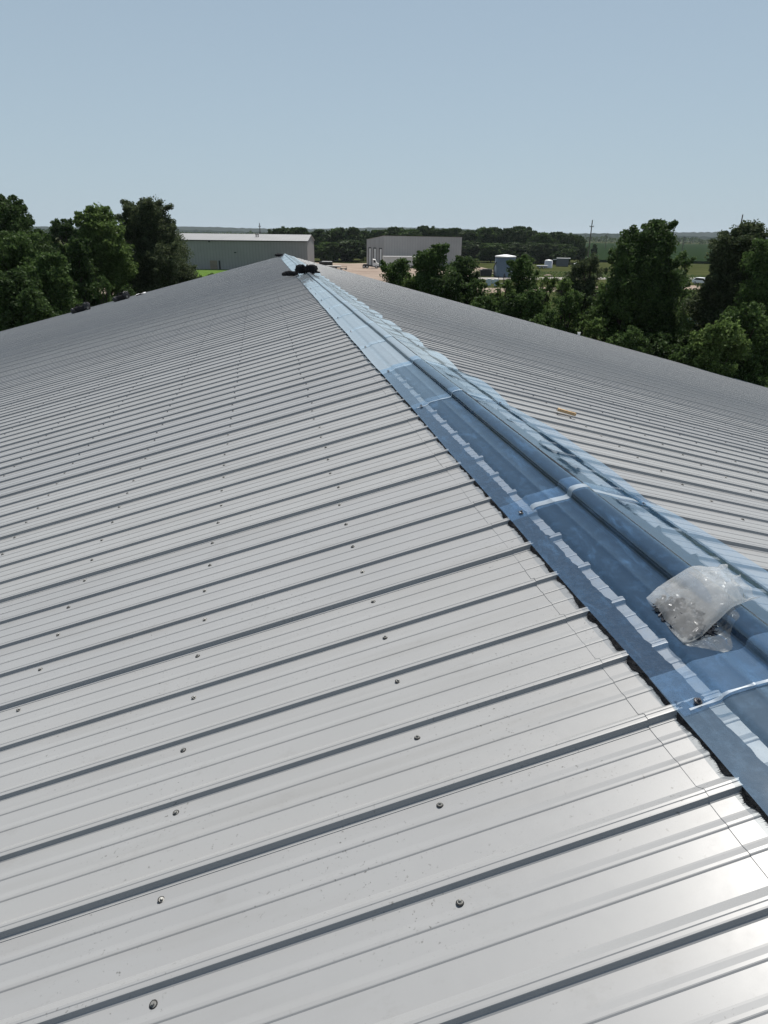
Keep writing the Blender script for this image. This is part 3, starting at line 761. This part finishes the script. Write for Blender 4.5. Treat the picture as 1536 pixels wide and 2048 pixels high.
# far woods across the field and rough growth near the trees: nobody could count these
rng = np.random.default_rng(77)
def scatter_stuff(name, label, N, sampler, ls, leaf, cat):
    P = sampler(N); a = rng.normal(size=(N, 3)); a[:, 2] += .8; a /= np.linalg.norm(a, axis=1)[:, None]
    b = np.cross(a, rng.normal(size=(N, 3))); b /= np.linalg.norm(b, axis=1)[:, None]+1e-9
    s = ls*(.6+.8*rng.random(N))[:, None]
    V = np.stack([P-a*s*.5, P+b*s*.25, P+a*s*.5, P-b*s*.25], 1); V[:, :, 2] = np.maximum(V[:, :, 2], GZ+.03)
    tag(quads_obj(name, V, LEAF[leaf]), label, cat, kind='stuff')
def woods(N):
    px = rng.uniform(-300, 2000, N); d = 1320+260*rng.random(N)
    out = np.zeros((N, 3))
    for i in range(N):
        p = far_at(px[i], 470, d[i]); h = (9+5*mnoise.noise((px[i]*.045, 3, 0))+2.5*mnoise.noise((px[i]*.3, 1, 0)))
        out[i] = (p[0], p[1], GZ+max(.5, h)*rng.random()**.7)
    return out
scatter_stuff('far_woods', 'low dark line of far woods across the fields', 16000, woods, 5.0, 'far', 'woods')
def weeds(N):
    px = np.concatenate([rng.uniform(700, 1750, N*2//3), rng.uniform(-150, 480, N-N*2//3)]); d = 37+60*rng.random(N)**1.5
    out = np.zeros((N, 3))
    for i in range(N):
        p = far_at(px[i], 470, d[i]); h = .25+.9*max(0, mnoise.noise((p[0]*.16, p[1]*.16, 2))+.3)
        out[i] = (p[0], p[1], GZ+h*rng.random())
    keep = (np.abs(out[:, 0]) > HALF) | (out[:, 1] > L1+.6)
    return np.where(keep[:, None], out, np.array([40, 60, GZ+.1]))
scatter_stuff('undergrowth', 'weeds and rough grass growing between the trees', 42000, weeds, .34, 'mid', 'weeds')
def verge(N):
    px = rng.uniform(930, 1460, N); d = np.where(rng.random(N) < .5, 100+60*rng.random(N), 203+35*rng.random(N)); out = np.zeros((N, 3))
    for i in range(N):
        p = far_at(px[i], 470, d[i]); out[i] = (p[0], p[1], GZ+(.15+.9*max(0, mnoise.noise((p[0]*.06, p[1]*.06, 5))))*rng.random())
    return out[(np.abs(out[:, 1]-181) > 8)] if False else out
scatter_stuff('meadow_grass', 'tall grass and weeds on the meadow round the tanks', 9000, verge, .5, 'mid', 'grass')

# ------------------------------------------------------------------ the long grey warehouse
def ribbed(name, c1, c2, scale, axis=0, rough=.5):
    m = mat(name, c1, rough, 0, .4); n, l, b = nodes(m)
    w = n.new('ShaderNodeTexWave'); w.wave_type = 'BANDS'; w.bands_direction = 'XY'[axis]; w.inputs['Scale'].default_value = scale
    tc = n.new('ShaderNodeTexCoord'); l.new(tc.outputs['Object'], w.inputs[0])
    col = mixc(m, ramp(m, noise_node(m, .25, 6), [(.35, (0, 0, 0)), (.7, (1, 1, 1))]), c1, c2)
    col = mixc(m, ramp(m, w.outputs['Fac'], [(.04, (.30, .30, .30)), (.14, (0, 0, 0))]), col, tuple(v*.65 for v in c1))
    l.new(col, b.inputs['Base Color'])
    bp = n.new('ShaderNodeBump'); bp.inputs['Strength'].default_value = .4; bp.inputs['Distance'].default_value = .04
    l.new(w.outputs['Fac'], bp.inputs['Height']); l.new(bp.outputs[0], b.inputs['Normal'])
    return m
SIDING = ribbed('grey_siding', (.25, .242, .238), (.285, .275, .27), .33)
SIDING2 = ribbed('beige_siding', (.34, .335, .33), (.39, .38, .375), .33)
SHEETROOF = ribbed('white_sheet_roof', (.25, .25, .245), (.29, .29, .285), .33)
DOORM = noisy('brown_door', (.20, .16, .12), (.25, .20, .15), 1, .6)
def gable_house(name, label, pa, pb, depth, heave, hrise, wallm, roofm, overhang=.3):
    """long building; pa, pb are the ground corners of the wall that faces the camera"""
    pa, pb = Vector((pa[0], pa[1], GZ)), Vector((pb[0], pb[1], GZ)); d = pb-pa; W = d.length
    o = thing(name, (pa+pb)/2, label, 'building', rz=math.atan2(d.y, d.x))
    h = W/2; mb = MB()
    mb.add([(-h, 0, -.2), (h, 0, -.2), (h, depth, -.2), (-h, depth, -.2), (-h, 0, heave), (h, 0, heave), (h, depth, heave), (-h, depth, heave), (h, depth/2, heave+hrise), (-h, depth/2, heave+hrise)],
           [(0, 1, 5, 4), (1, 2, 6, 8, 5), (2, 3, 7, 6), (3, 0, 4, 9, 7)])
    mb.build('wall', wallm, o)
    mb = MB(); e = overhang; t = .12; tn = hrise/(depth/2)
    prof = [(-e, heave-e*tn+.01), (depth/2, heave+hrise+.01), (depth+e, heave-e*tn+.01)]
    vs = [(x, y, z) for x in (-h-e, h+e) for (y, z) in prof]+[(x, y, z+t) for x in (-h-e, h+e) for (y, z) in prof]
    mb.add(vs, [(6, 9, 10, 7), (7, 10, 11, 8), (0, 1, 4, 3), (1, 2, 5, 4), (0, 3, 9, 6), (2, 8, 11, 5), (0, 6, 7, 1), (1, 7, 8, 2), (3, 4, 10, 9), (4, 5, 11, 10)])
    roof = mb.build('roof', roofm, o)
    return o, W, roof
pa, pb = ground_at(205, 536.5), ground_at(616, 541)
wh, W, wroof = gable_house('warehouse', 'long grey metal warehouse with white roof left of the ridge', pa, pb, 24, 8.55, 1.75, SIDING, SHEETROOF)
h = W/2
def onwall(px, py0, py1, wpx, W_, pa_, pb_):
    q = ground_at(px, 540); a = Vector(pa_); b = Vector(pb_); d = (b-a).normalized()
    # intersect the view direction with the wall line
    r = ray(px, 500); n = Vector((-d.y, d.x, 0)); t = (a-Vector(CAM)).dot(n)/Vector(r).dot(n); p = Vector(CAM)+Vector(r)*t
    x = (p-(a+b)/2).dot(d); dist = (p-Vector(CAM)).length; s = dist/FPX
    z1 = (Vector(CAM)+Vector(ray(px, py0))*((a-Vector(CAM)).dot(n)/Vector(ray(px, py0)).dot(n))).z-GZ
    return x, z1, wpx*s
x, z1, w = onwall(425, 521, 539, 13, W, pa, pb)
mb = MB(); mb.box(x-w/2, x+w/2, -.06, .04, .05, z1); dr = mb.build('door', DOORM, wh)
mb = MB(); mb.box(x+w*.3, x+w*.38, -.12, -.06, 1.0, 1.12); mb.build('handle', DARKM, dr)
x, z1, w = onwall(437, 521, 539, 3, W, pa, pb); mb = MB(); mb.box(x-w/2, x+w/2, -.1, -.005, .05, z1); mb.build('downpipe', DARKM, wh)
x, z1, w = onwall(420, 482, 484, 4, W, pa, pb); mb = MB(); mb.box(x-.25, x+.25, -.45, -.005, z1-.35, z1); mb.build('wall_lamp', DARKM, wh)
x, z1, w = onwall(470, 504, 506, 4, W, pa, pb); mb = MB(); mb.box(x-.35, x+.35, -.05, -.004, z1-.3, z1); mb.build('wall_vent', DARKM, wh)
for px in (507, 511):
    x, z1, w = onwall(px, 472, 484, 2, W, pa, pb)
    mb = MB(); mb.lathe((x, 6.5, 9.3), [(.16, 0), (.16, 1.0), (.28, 1.05), (.28, 1.25), (.1, 1.35)], 10); mb.build('vent_pipe', DARKM, wh)
mb = MB(); mb.box(-h-.32, h+.32, -.46, -.31, 8.38, 8.54); mb.build('gutter', DARKM, wh)

# ------------------------------------------------------------------ second warehouse
q0, q1 = ground_at(767, 534.0), ground_at(921, 534.5)
sb = thing('warehouse', (q0+q1)/2, 'pale beige metal warehouse with three tall doors behind the gravel yard', 'building', rz=math.atan2(q1[1]-q0[1], q1[0]-q0[0]))
Wb = float(np.linalg.norm(q1-q0)); hb = Wb/2
q2 = ground_at(737, 531.0)                     # far end of the wall with the doors
dv = (q1-q0)/Wb; nv = np.array([-dv[1], dv[0], 0]); rel = q2-q0
ex, ey = float(rel@dv), float(rel@nv)
ey = max(16.0, ey); Hb = 10.0
mb = MB()
A, B, D2, Cc_ = (-hb, 0), (hb, 0), (-hb+ex*1.0, ey), (hb+ex*.4, ey)
mb.add([(*A, -.2), (*B, -.2), (*Cc_, -.2), (*D2, -.2), (*A, Hb+.2), (*B, Hb), (*Cc_, Hb-1.4), (*D2, Hb-1.2)],
       [(0, 1, 5, 4), (1, 2, 6, 5), (2, 3, 7, 6), (3, 0, 4, 7)])
mb.build('wall', SIDING2, sb)
mb = MB(); mb.add([(*A, Hb+.2), (*B, Hb), (*Cc_, Hb-1.4), (*D2, Hb-1.2), (A[0]-.1, A[1]-.15, Hb+.38), (B[0]+.15, B[1]-.15, Hb+.18), (Cc_[0]+.15, Cc_[1]+.1, Hb-1.2), (D2[0]-.15, D2[1]+.1, Hb-1.0)],
       [(4, 5, 6, 7), (0, 4, 7, 3), (0, 1, 5, 4), (1, 2, 6, 5), (2, 3, 7, 6)]); mb.build('roof', SHEETROOF, sb)
ux = np.array([D2[0]-A[0], D2[1]-A[1]]); Lx = np.linalg.norm(ux); ux /= Lx; out = np.array([-ux[1], ux[0]])
if out@np.array([-1, -.3]) < 0: out = -out
for f in (.17, .50, .80):
    for (a0, a1, m_, nm, dpt) in ((f-.085, f+.085, DARKM, 'opening_shade_panel', .03), (f-.06, f+.03, WHITE, 'roller_door', .09)):  # dark slab on the wall stands in for the shade inside each opening
        c0 = np.array(A)+ux*Lx*a0; c1 = np.array(A)+ux*Lx*a1
        z1 = 6.3 if nm == 'opening_shade_panel' else 5.9
        i0, i1 = c0+out*.005, c1+out*.005; o0, o1 = c0+out*dpt, c1+out*dpt
        mb = MB(); mb.add([(*i0, 0), (*i1, 0), (*o1, 0), (*o0, 0), (*i0, z1), (*i1, z1), (*o1, z1), (*o0, z1)], [(0, 1, 5, 4), (2, 3, 7, 6), (4, 5, 6, 7), (1, 2, 6, 5), (3, 0, 4, 7)])
        mb.build(nm, m_, sb)
# cream box trailer in front of it
def box_trailer(px0, px1, pyb, h, label, m, name='box_trailer', roofm=None):
    a, b = ground_at(px0, pyb), ground_at(px1, pyb); w = float(np.linalg.norm(b-a))
    o = thing(name, (a+b)/2, label, 'trailer', rz=math.atan2(b[1]-a[1], b[0]-a[0]))
    mb = MB(); mb.box(-w/2, w/2, 0, 2.6, .9, h); mb.build('body', m, o)
    mb = MB(); mb.box(-w/2-.04, w/2+.04, -.04, 2.64, h+.003, h+.16); mb.build('roof_rail', roofm or WHITE, o)
    mb = MB(); mb.box(-w/2+.3, w/2-.3, .2, 2.4, .6, .897); mb.build('chassis', DARKM, o)
    for x in (w/2-1.2, w/2-2.4):
        for y in (.12, 2.2): wheel(o, x, y, .48, .26)
    return o
def wheel(parent, x, y, r, w):
    mb = MB(); n = 16; P = []
    for (rr, yy) in ((r*.6, 0), (r*.93, 0), (r, w*.15), (r, w*.85), (r*.93, w), (r*.6, w)):
        P.append([(x+rr*math.cos(2*math.pi*k/n), y+yy, r+rr*math.sin(2*math.pi*k/n)) for k in range(n+1)])
    mb.grid(P); wo_ = mb.build('wheel', TYRE, parent)
    mb = MB()
    for yy in (w*.1, w*.9):
        mb.add([(x+r*.62*math.cos(2*math.pi*k/n), y+yy, r+r*.62*math.sin(2*math.pi*k/n)) for k in range(n)], [tuple(range(n))])
    mb.build('rim', RIM, wo_)
CREAM = noisy('cream_paint', (.55, .54, .50), (.60, .59, .55), .5, .5)
box_trailer(768, 834, 536.5, 3.7, 'long cream box trailer parked before the second warehouse', CREAM)

# ------------------------------------------------------------------ vehicles
def extrude_profile(prof, w, bev=.06):
    """side outline (x, z) swept across the width, edges drawn in a little"""
    n = len(prof); cx = sum(p[0] for p in prof)/n; cz = sum(p[1] for p in prof)/n
    mb = MB(); rows = []
    for y, s in ((-w/2, .955), (-w/2+bev, 1), (w/2-bev, 1), (w/2, .955)):
        rows.append([(cx+(x-cx)*s, y, cz+(z-cz)*s) for x, z in prof]+[(cx+(prof[0][0]-cx)*s, y, cz+(prof[0][1]-cz)*s)])
    mb.grid(rows); b = [tuple(range(n)), tuple(range(3*(n+1)+n-1, 3*(n+1)-1, -1))]
    mb.f += b
    return mb
def car(px, py, label, paint, rz, pickup=False):
    g = ground_at(px, py)
    o = thing('parked_car' if not pickup else 'pickup_truck', g, label, 'car' if not pickup else 'pickup', rz=rz)
    if pickup: prof = [(-2.6, .5), (2.6, .5), (2.65, .95), (1.3, 1.08), (.6, 1.75), (-.75, 1.78), (-.85, 1.12), (-2.6, 1.1)]
    else: prof = [(-2.2, .4), (2.2, .4), (2.25, .85), (1.35, 1.02), (.7, 1.62), (-1.3, 1.66), (-2.1, 1.1), (-2.25, .9)]
    extrude_profile(prof, 1.8).build('body', paint, o, False)
    win = [(1.18, 1.08), (.60, 1.58), (-.62, 1.60), (-.70, 1.12)] if pickup else [(1.2, 1.05), (.68, 1.50), (-1.2, 1.54), (-1.75, 1.1)]
    for s in (-1, 1):
        mb = MB(); y = s*.905
        mb.add([(x, y, z) for x, z in win]+[(x, y-s*.03, z) for x, z in win], [(0, 1, 2, 3) if s < 0 else (3, 2, 1, 0), (0, 1, 5, 4), (1, 2, 6, 5), (2, 3, 7, 6), (3, 0, 4, 7)]); mb.build('window', GLASS, o)
        mb = MB(); mb.box(2.2 if not pickup else 2.58, 2.27 if not pickup else 2.68, s*.6-.18, s*.6+.18, .68, .84); mb.build('headlight', WHITE, o)
    mb = MB(); f0, f1 = ((1.34, 1.07), (.66, 1.70)) if pickup else ((1.40, 1.02), (.76, 1.58))
    mb.add([(f0[0], -.72, f0[1]), (f0[0], .72, f0[1]), (f1[0], .68, f1[1]), (f1[0], -.68, f1[1]), (f0[0]+.03, -.72, f0[1]+.02), (f0[0]+.03, .72, f0[1]+.02), (f1[0]+.03, .68, f1[1]+.02), (f1[0]+.03, -.68, f1[1]+.02)],
           [(4, 5, 6, 7), (0, 4, 7, 3), (1, 2, 6, 5), (0, 1, 5, 4), (2, 3, 7, 6)]); mb.build('windscreen', GLASS, o)
    for x in (1.4, -1.35) if not pickup else (1.65, -1.6):
        for y in (-.93, .69): wheel(o, x, y, .34, .24)
    return o
BLUEP = mat('light_blue_paint', (.22, .42, .58), .3); WHITEP = mat('white_car_paint', (.75, .76, .77), .3)
car(1397, 656, 'light blue parked car glimpsed through the gap right of the largest tree', BLUEP, rad(150))
car(1403, 569, 'white parked car on the dirt path beyond the right trees', WHITEP, rad(-60))
# tractor unit in the yard
g = ground_at(742, 536.5)
tk = thing('semi_truck', g, 'dark semi truck tractor with white cab beside the warehouse doors', 'truck', rz=rad(-12))
mb = extrude_profile([(.6, .8), (2.6, .8), (2.65, 1.6), (1.9, 1.8), (1.6, 2.8), (.6, 3.0)], 2.3, .1); mb.build('cab', WHITE, tk)
mb = MB(); mb.box(-2.9, .597, -.5, .5, .75, 1.1); mb.build('chassis', DARKM, tk)
mb = MB(); mb.box(-2.6, -.9, -1.1, 1.1, 1.103, 1.32); mb.build('fifth_wheel_deck', DARKM, tk)
for s in (-1, 1):
    mb = MB(); mb.add([(1.75, s*1.16, 1.85), (1.55, s*1.16, 2.6), (.9, s*1.16, 2.65), (.9, s*1.16, 1.85)], [(0, 1, 2, 3)]); mb.build('window', GLASS, tk)
for x in (1.9, -1.3, -2.35):
    for y in (-1.15, .85): wheel(tk, x, y, .52, .3)

# ------------------------------------------------------------------ tanks, bins and yard clutter
SILO = noisy('pale_green_paint', (.30, .37, .33), (.36, .43, .38), .8, .5)
g = ground_at(672, 522); o = thing('silo', g, 'slim pale green upright silo at the foot of the far trees', 'silo')
mb = MB(); mb.lathe((0, 0, 0), [(1.12, 0), (1.14, .3), (1.12, .32), (1.12, 6.6), (1.0, 6.8), (.3, 7.0)], 24); mb.build('tank', SILO, o, False)
mb = MB(); mb.tube([(.5, -.2, 6.8), (.5, -.2, 7.5)], [.28, .28], 8); mb.build('hatch', SILO, o)
mb = MB(); mb.tube([(-.25, -1.2, .2), (-.25, -1.2, 7.0)], [.05, .05], 6); mb.tube([(.25, -1.2, .2), (.25, -1.2, 7.0)], [.05, .05], 6)
for k in range(18): mb.tube([(-.25, -1.2, .5+.36*k), (.25, -1.2, .5+.36*k)], [.03, .03], 5, False)
mb.build('ladder', SILO, o)
TANKB = ribbed('blue_grey_tank', (.13, .165, .20), (.16, .195, .23), .9)
g = ground_at(1008, 553.5); o = thing('storage_tank', g, 'large blue grey cylindrical tank with white rim beside the road', 'tank')
mb = MB(); mb.lathe((0, 0, 0), [(2.85, 0), (2.9, .2), (2.85, .25), (2.85, 5.25)], 40); mb.build('shell', TANKB, o, True)
mb = MB(); mb.lathe((0, 0, 5.253), [(2.9, 0), (2.98, .05), (2.98, .26), (2.8, .34), (.5, .7)], 40); mb.build('lid', WHITE, o)
mb = MB(); mb.tube([(-2.9, -.6, .2), (-3.3, -.6, .4), (-3.4, -.6, 2.6), (-2.9, -.6, 4.0)], [.16]*4, 8); mb.build('pipe', DARKM, o)
for a in (-1.9, -1.2, -.7):
    mb = MB(); mb.box(2.9*math.cos(a)-.12, 2.9*math.cos(a)+.12, 2.9*math.sin(a)-.12, 2.9*math.sin(a)+.12, 0, 1.0); mb.build('bracket', DARKM, o)
PW = noisy('pale_tank', (.56, .54, .57), (.64, .62, .65), .8, .45)
def small_tank(px, py, r, hh, label, group='small pale tanks beyond the road'):
    g = ground_at(px, py); o = thing('water_tank', g, label, 'tank', group)
    mb = MB(); mb.lathe((0, 0, 0), [(r, 0), (r*1.01, .1), (r, .15), (r, hh*.82)], 24); mb.build('shell', PW, o, True)
    mb = MB(); mb.lathe((0, 0, hh*.82+.003), [(r*1.01, 0), (r*.93, hh*.09), (r*.6, hh*.15), (r*.15, hh*.18)], 24); mb.build('dome', WHITE, o, True)
    mb = MB(); mb.lathe((0, 0, hh*.99), [(.25, 0), (.25, .12), (.2, .18)], 12); mb.build('hatch', PW, o)
small_tank(1096, 536, 1.45, 2.9, 'round pale tank with white dome beside the flat trailer')
small_tank(1151.5, 536, .9, 1.7, 'small white domed tank right of the grey container')
# grey container with white edge
CONT = ribbed('grey_container', (.08, .09, .10), (.10, .11, .12), 1.6)
g = ground_at(1124, 533); o = thing('container', g, 'dark grey ribbed container with white top edge behind the tanks', 'container', rz=rad(-25))
mb = MB(); mb.box(-2.3, 2.3, -1.2, 1.2, .1, 2.9); mb.build('box', CONT, o)
mb = MB(); mb.box(-2.35, 2.9, -1.25, 1.25, 2.903, 3.1); mb.build('lid', WHITE, o)
g = ground_at(1112, 530); o = thing('loading_rail', g, 'white horizontal rail on posts between tank and container', 'rail')
mb = MB(); mb.box(-1.6, 1.6, -.15, .15, 2.0, 2.2); mb.build('beam', WHITE, o)
for x in (-1.4, 1.4): mb = MB(); mb.box(x-.06, x+.06, -.06, .06, 0, 1.997); mb.build('post', DARKM, o)
g = ground_at(1084, 537.5); o = thing('flat_trailer', g, 'low flat trailer with pale deck left of the round pale tank', 'trailer', rz=rad(-22))
mb = MB(); mb.box(-2.0, 2.0, -1.1, 1.1, .85, 1.1); mb.build('deck', PW, o)
mb = MB(); mb.box(-1.8, 1.8, -.9, .9, .5, .847); mb.build('chassis', DARKM, o)
for x in (-.8, .4):
    for y in (-1.15, .9): wheel(o, x, y, .4, .24)
g = ground_at(1096, 553.5); o = thing('dirt_mound', g, 'small mound of pale soil beside the road', 'mound'); lump('soil', DIRT, o, (0, 0, .1), (1.35, 1.0, .55), 5, 10, .15)
# dumpsters
def dumpster(px, py, w, label, lid, rz=-.2):
    g = ground_at(px, py); o = thing('dumpster', g, label, 'dumpster', 'dark dumpsters in the yard', rz=rz)
    mb = MB(); mb.add([(-w/2+.15, -.9, .15), (w/2-.15, -.9, .15), (w/2-.15, .9, .15), (-w/2+.15, .9, .15), (-w/2, -1.1, 1.75), (w/2, -1.1, 1.75), (w/2, 1.1, 1.75), (-w/2, 1.1, 1.75)],
                       [(3, 2, 1, 0), (0, 1, 5, 4), (1, 2, 6, 5), (2, 3, 7, 6), (3, 0, 4, 7)]); mb.build('bin', DARKM, o)
    mb = MB(); mb.box(-w/2-.03, w/2+.03, -1.13, 1.13, 1.753, 1.83); mb.build('rim', DARKM, o)
    mb = MB(); mb.box(-w*.28, w*.45, -.95, .95, 1.833, 2.05); mb.build('lid', lid, o)
    for x in (-w*.35, w*.35): mb = MB(); mb.box(x-.06, x+.06, -1.2, -1.1, .6, 1.6); mb.build('rib', DARKM, o)
dumpster(652, 535.2, 4.6, 'black dumpster with white cover at the near left of the gravel yard', WHITE)
dumpster(971, 553, 3.4, 'dark dumpster standing left of the blue grey tank', DARKM)
g = ground_at(668, 537.5); o = thing('flat_trailer', g, 'white flat trailer deck just right of the black dumpster', 'trailer', rz=rad(-25))
mb = MB(); mb.box(-2.6, 2.4, -1, 1, .75, .95); mb.build('deck', WHITE, o)
mb = MB(); mb.box(-2.2, 2.0, -.8, .8, .45, .747); mb.build('chassis', DARKM, o)
for y in (-1.1, .85): wheel(o, -.6, y, .36, .24); wheel(o, .4, y, .36, .24)
g = ground_at(687, 540); o = thing('utility_cart', g, 'small dark open cart with side rails in the yard', 'cart', rz=rad(-10))
mb = MB(); mb.box(-1.1, 1.1, -.6, .6, .45, .6); mb.build('bed', DARKM, o)
for s in (-1, 1):
    mb = MB(); mb.tube([(-1.05, s*.55, .6), (-1.05, s*.55, 1.15), (1.05, s*.55, 1.15), (1.05, s*.55, .6)], [.05]*4, 6); mb.build('rail', noisy('rust', (.10, .05, .035), (.14, .07, .05), 3, .8), o)
for x in (-.75, .75):
    for y in (-.72, .52): wheel(o, x, y, .32, .2)
# white drums and black trailer by the dirt path
for i, (px, py) in enumerate([(973.5, 566), (978, 571), (985.5, 567), (992, 572)]):
    g = ground_at(px, py); o = thing('drum', g, ['leftmost of the four pale drums by the dirt path', 'second of the four pale drums, standing nearer the path', 'third of the four pale drums, a low one set back', 'rightmost and widest of the four pale drums'][i], 'drum', 'pale drums by the dirt path')
    r, hh = [(.25, .8), (.42, 1.45), (.35, .9), (.5, 1.5)][i]
    mb = MB(); mb.lathe((0, 0, 0), [(r*.96, 0), (r, .05), (r, hh*.33), (r*1.05, hh*.35), (r, hh*.37), (r, hh*.66), (r*1.05, hh*.68), (r, hh*.70), (r, hh)], 18); mb.build('barrel', noisy('pale_drum', (.42, .50, .54), (.52, .58, .6), 2, .45), o, False)
    mb = MB(); mb.lathe((0, 0, hh+.003), [(r*1.02, 0), (r*1.02, .06), (r*.9, .10)], 18); mb.build('lid', WHITE, o)
g = ground_at(1008, 572); o = thing('black_trailer', g, 'low black trailer with one large wheel right of the pale drums', 'trailer', rz=rad(-10))
mb = MB(); mb.box(-1.35, 1.0, -.8, .8, .35, .6); mb.build('bed', DARKM, o)
mb = MB(); mb.tube([(-1.35, 0, .5), (-1.6, 0, 1.1)], [.07, .07], 6); mb.build('drawbar', DARKM, o)
for y in (-1.05, .8): wheel(o, .95, y, .55, .26)
for i, (px, py0) in enumerate([(996, 571), (1006, 571)]):
    g = ground_at(px, py0); o = thing('post', g, ['dark thin post beside the rightmost pale drum', 'pair of dark thin posts behind the black trailer'][i], 'post')
    mb = MB(); mb.tube([(0, 0, -.1), (0, 0, 2.1)], [.08, .08], 8)
    if i: mb.tube([(.35, 0, -.1), (.35, 0, 2.1)], [.08, .08], 8)
    mb.build('shaft', DARKM, o); mb = MB(); mb.box(-.14, .14 if not i else .49, -.02, .02, 2.103, 2.2); mb.build('cap', DARKM, o)

# ------------------------------------------------------------------ utility poles
POLE = noisy('weathered_pole', (.10, .085, .07), (.15, .13, .11), 1, .9)
def pole(px, top, dist, label, arms, r=.16, group='utility poles'):
    g = far_at(px, horizon(px), dist); H = far_at(px, top, dist)[2]-GZ
    o = thing('utility_pole', (g[0], g[1], GZ), label, 'pole', group, rz=math.atan2(g[1], g[0])-math.pi/2)
    mb = MB(); mb.tube([(0, 0, -.3), (0, 0, H*.5), (0, 0, H)], [r*1.3, r*1.1, r*.85], 8); mb.build('shaft', POLE, o)
    for dz, w in arms:
        mb = MB(); mb.box(-w, w, -r-.14, -r-.005, H-dz-.12, H-dz+.12); a = mb.build('crossarm', POLE, o)
        mb = MB()
        for x in (-w*.9, 0, w*.9): mb.lathe((x, -r-.07, H-dz+.123), [(.06, 0), (.09, .12), (.05, .3)], 8)
        mb.build('insulator', DARKM, a)
pole(1181, 440, 265, 'tall utility pole at the right end of the far tree row', [(2.2, .7), (6.0, .5)], .2)
pole(1476, 429, 240, 'tall utility pole with two crossarms above the right edge tree', [(3.2, 1.5), (6.2, .9)], .2)
pole(520, 446, 330, 'utility pole rising behind the long warehouse', [(1.5, .5), (4, .4)], .2)
pole(1213.5, 466, 620, 'distant pole standing in the corn field', [(1.0, .9)], .22)
pole(1369, 472, 560, 'distant leaning pole seen beside the windswept treetop', [(1.0, .9)], .22)
pole(1438, 470, 640, 'distant pole left of the right edge tree', [(1.0, .9)], .22)
pole(1171, 470, 900, 'far thin pole left of the tall field pole', [(1.0, .9)], .22)

# ------------------------------------------------------------------ haze
mb = MB(); mb.box(-6500, 6500, -200, 6500, GZ-1, 62)
hz = mb.build('haze', bpy.data.materials.new('haze')); tag(hz, 'thin summer haze over the fields', 'haze', kind='stuff')
hm = hz.data.materials[0]; hm.use_nodes = True; hn = hm.node_tree.nodes; hn.clear()
ho = hn.new('ShaderNodeOutputMaterial'); hv = hn.new('ShaderNodeVolumePrincipled')
hv.inputs['Color'].default_value = (.78, .86, .95, 1); hv.inputs['Density'].default_value = .00006; hv.inputs['Anisotropy'].default_value = .2
hm.node_tree.links.new(hv.outputs[0], ho.inputs['Volume'])
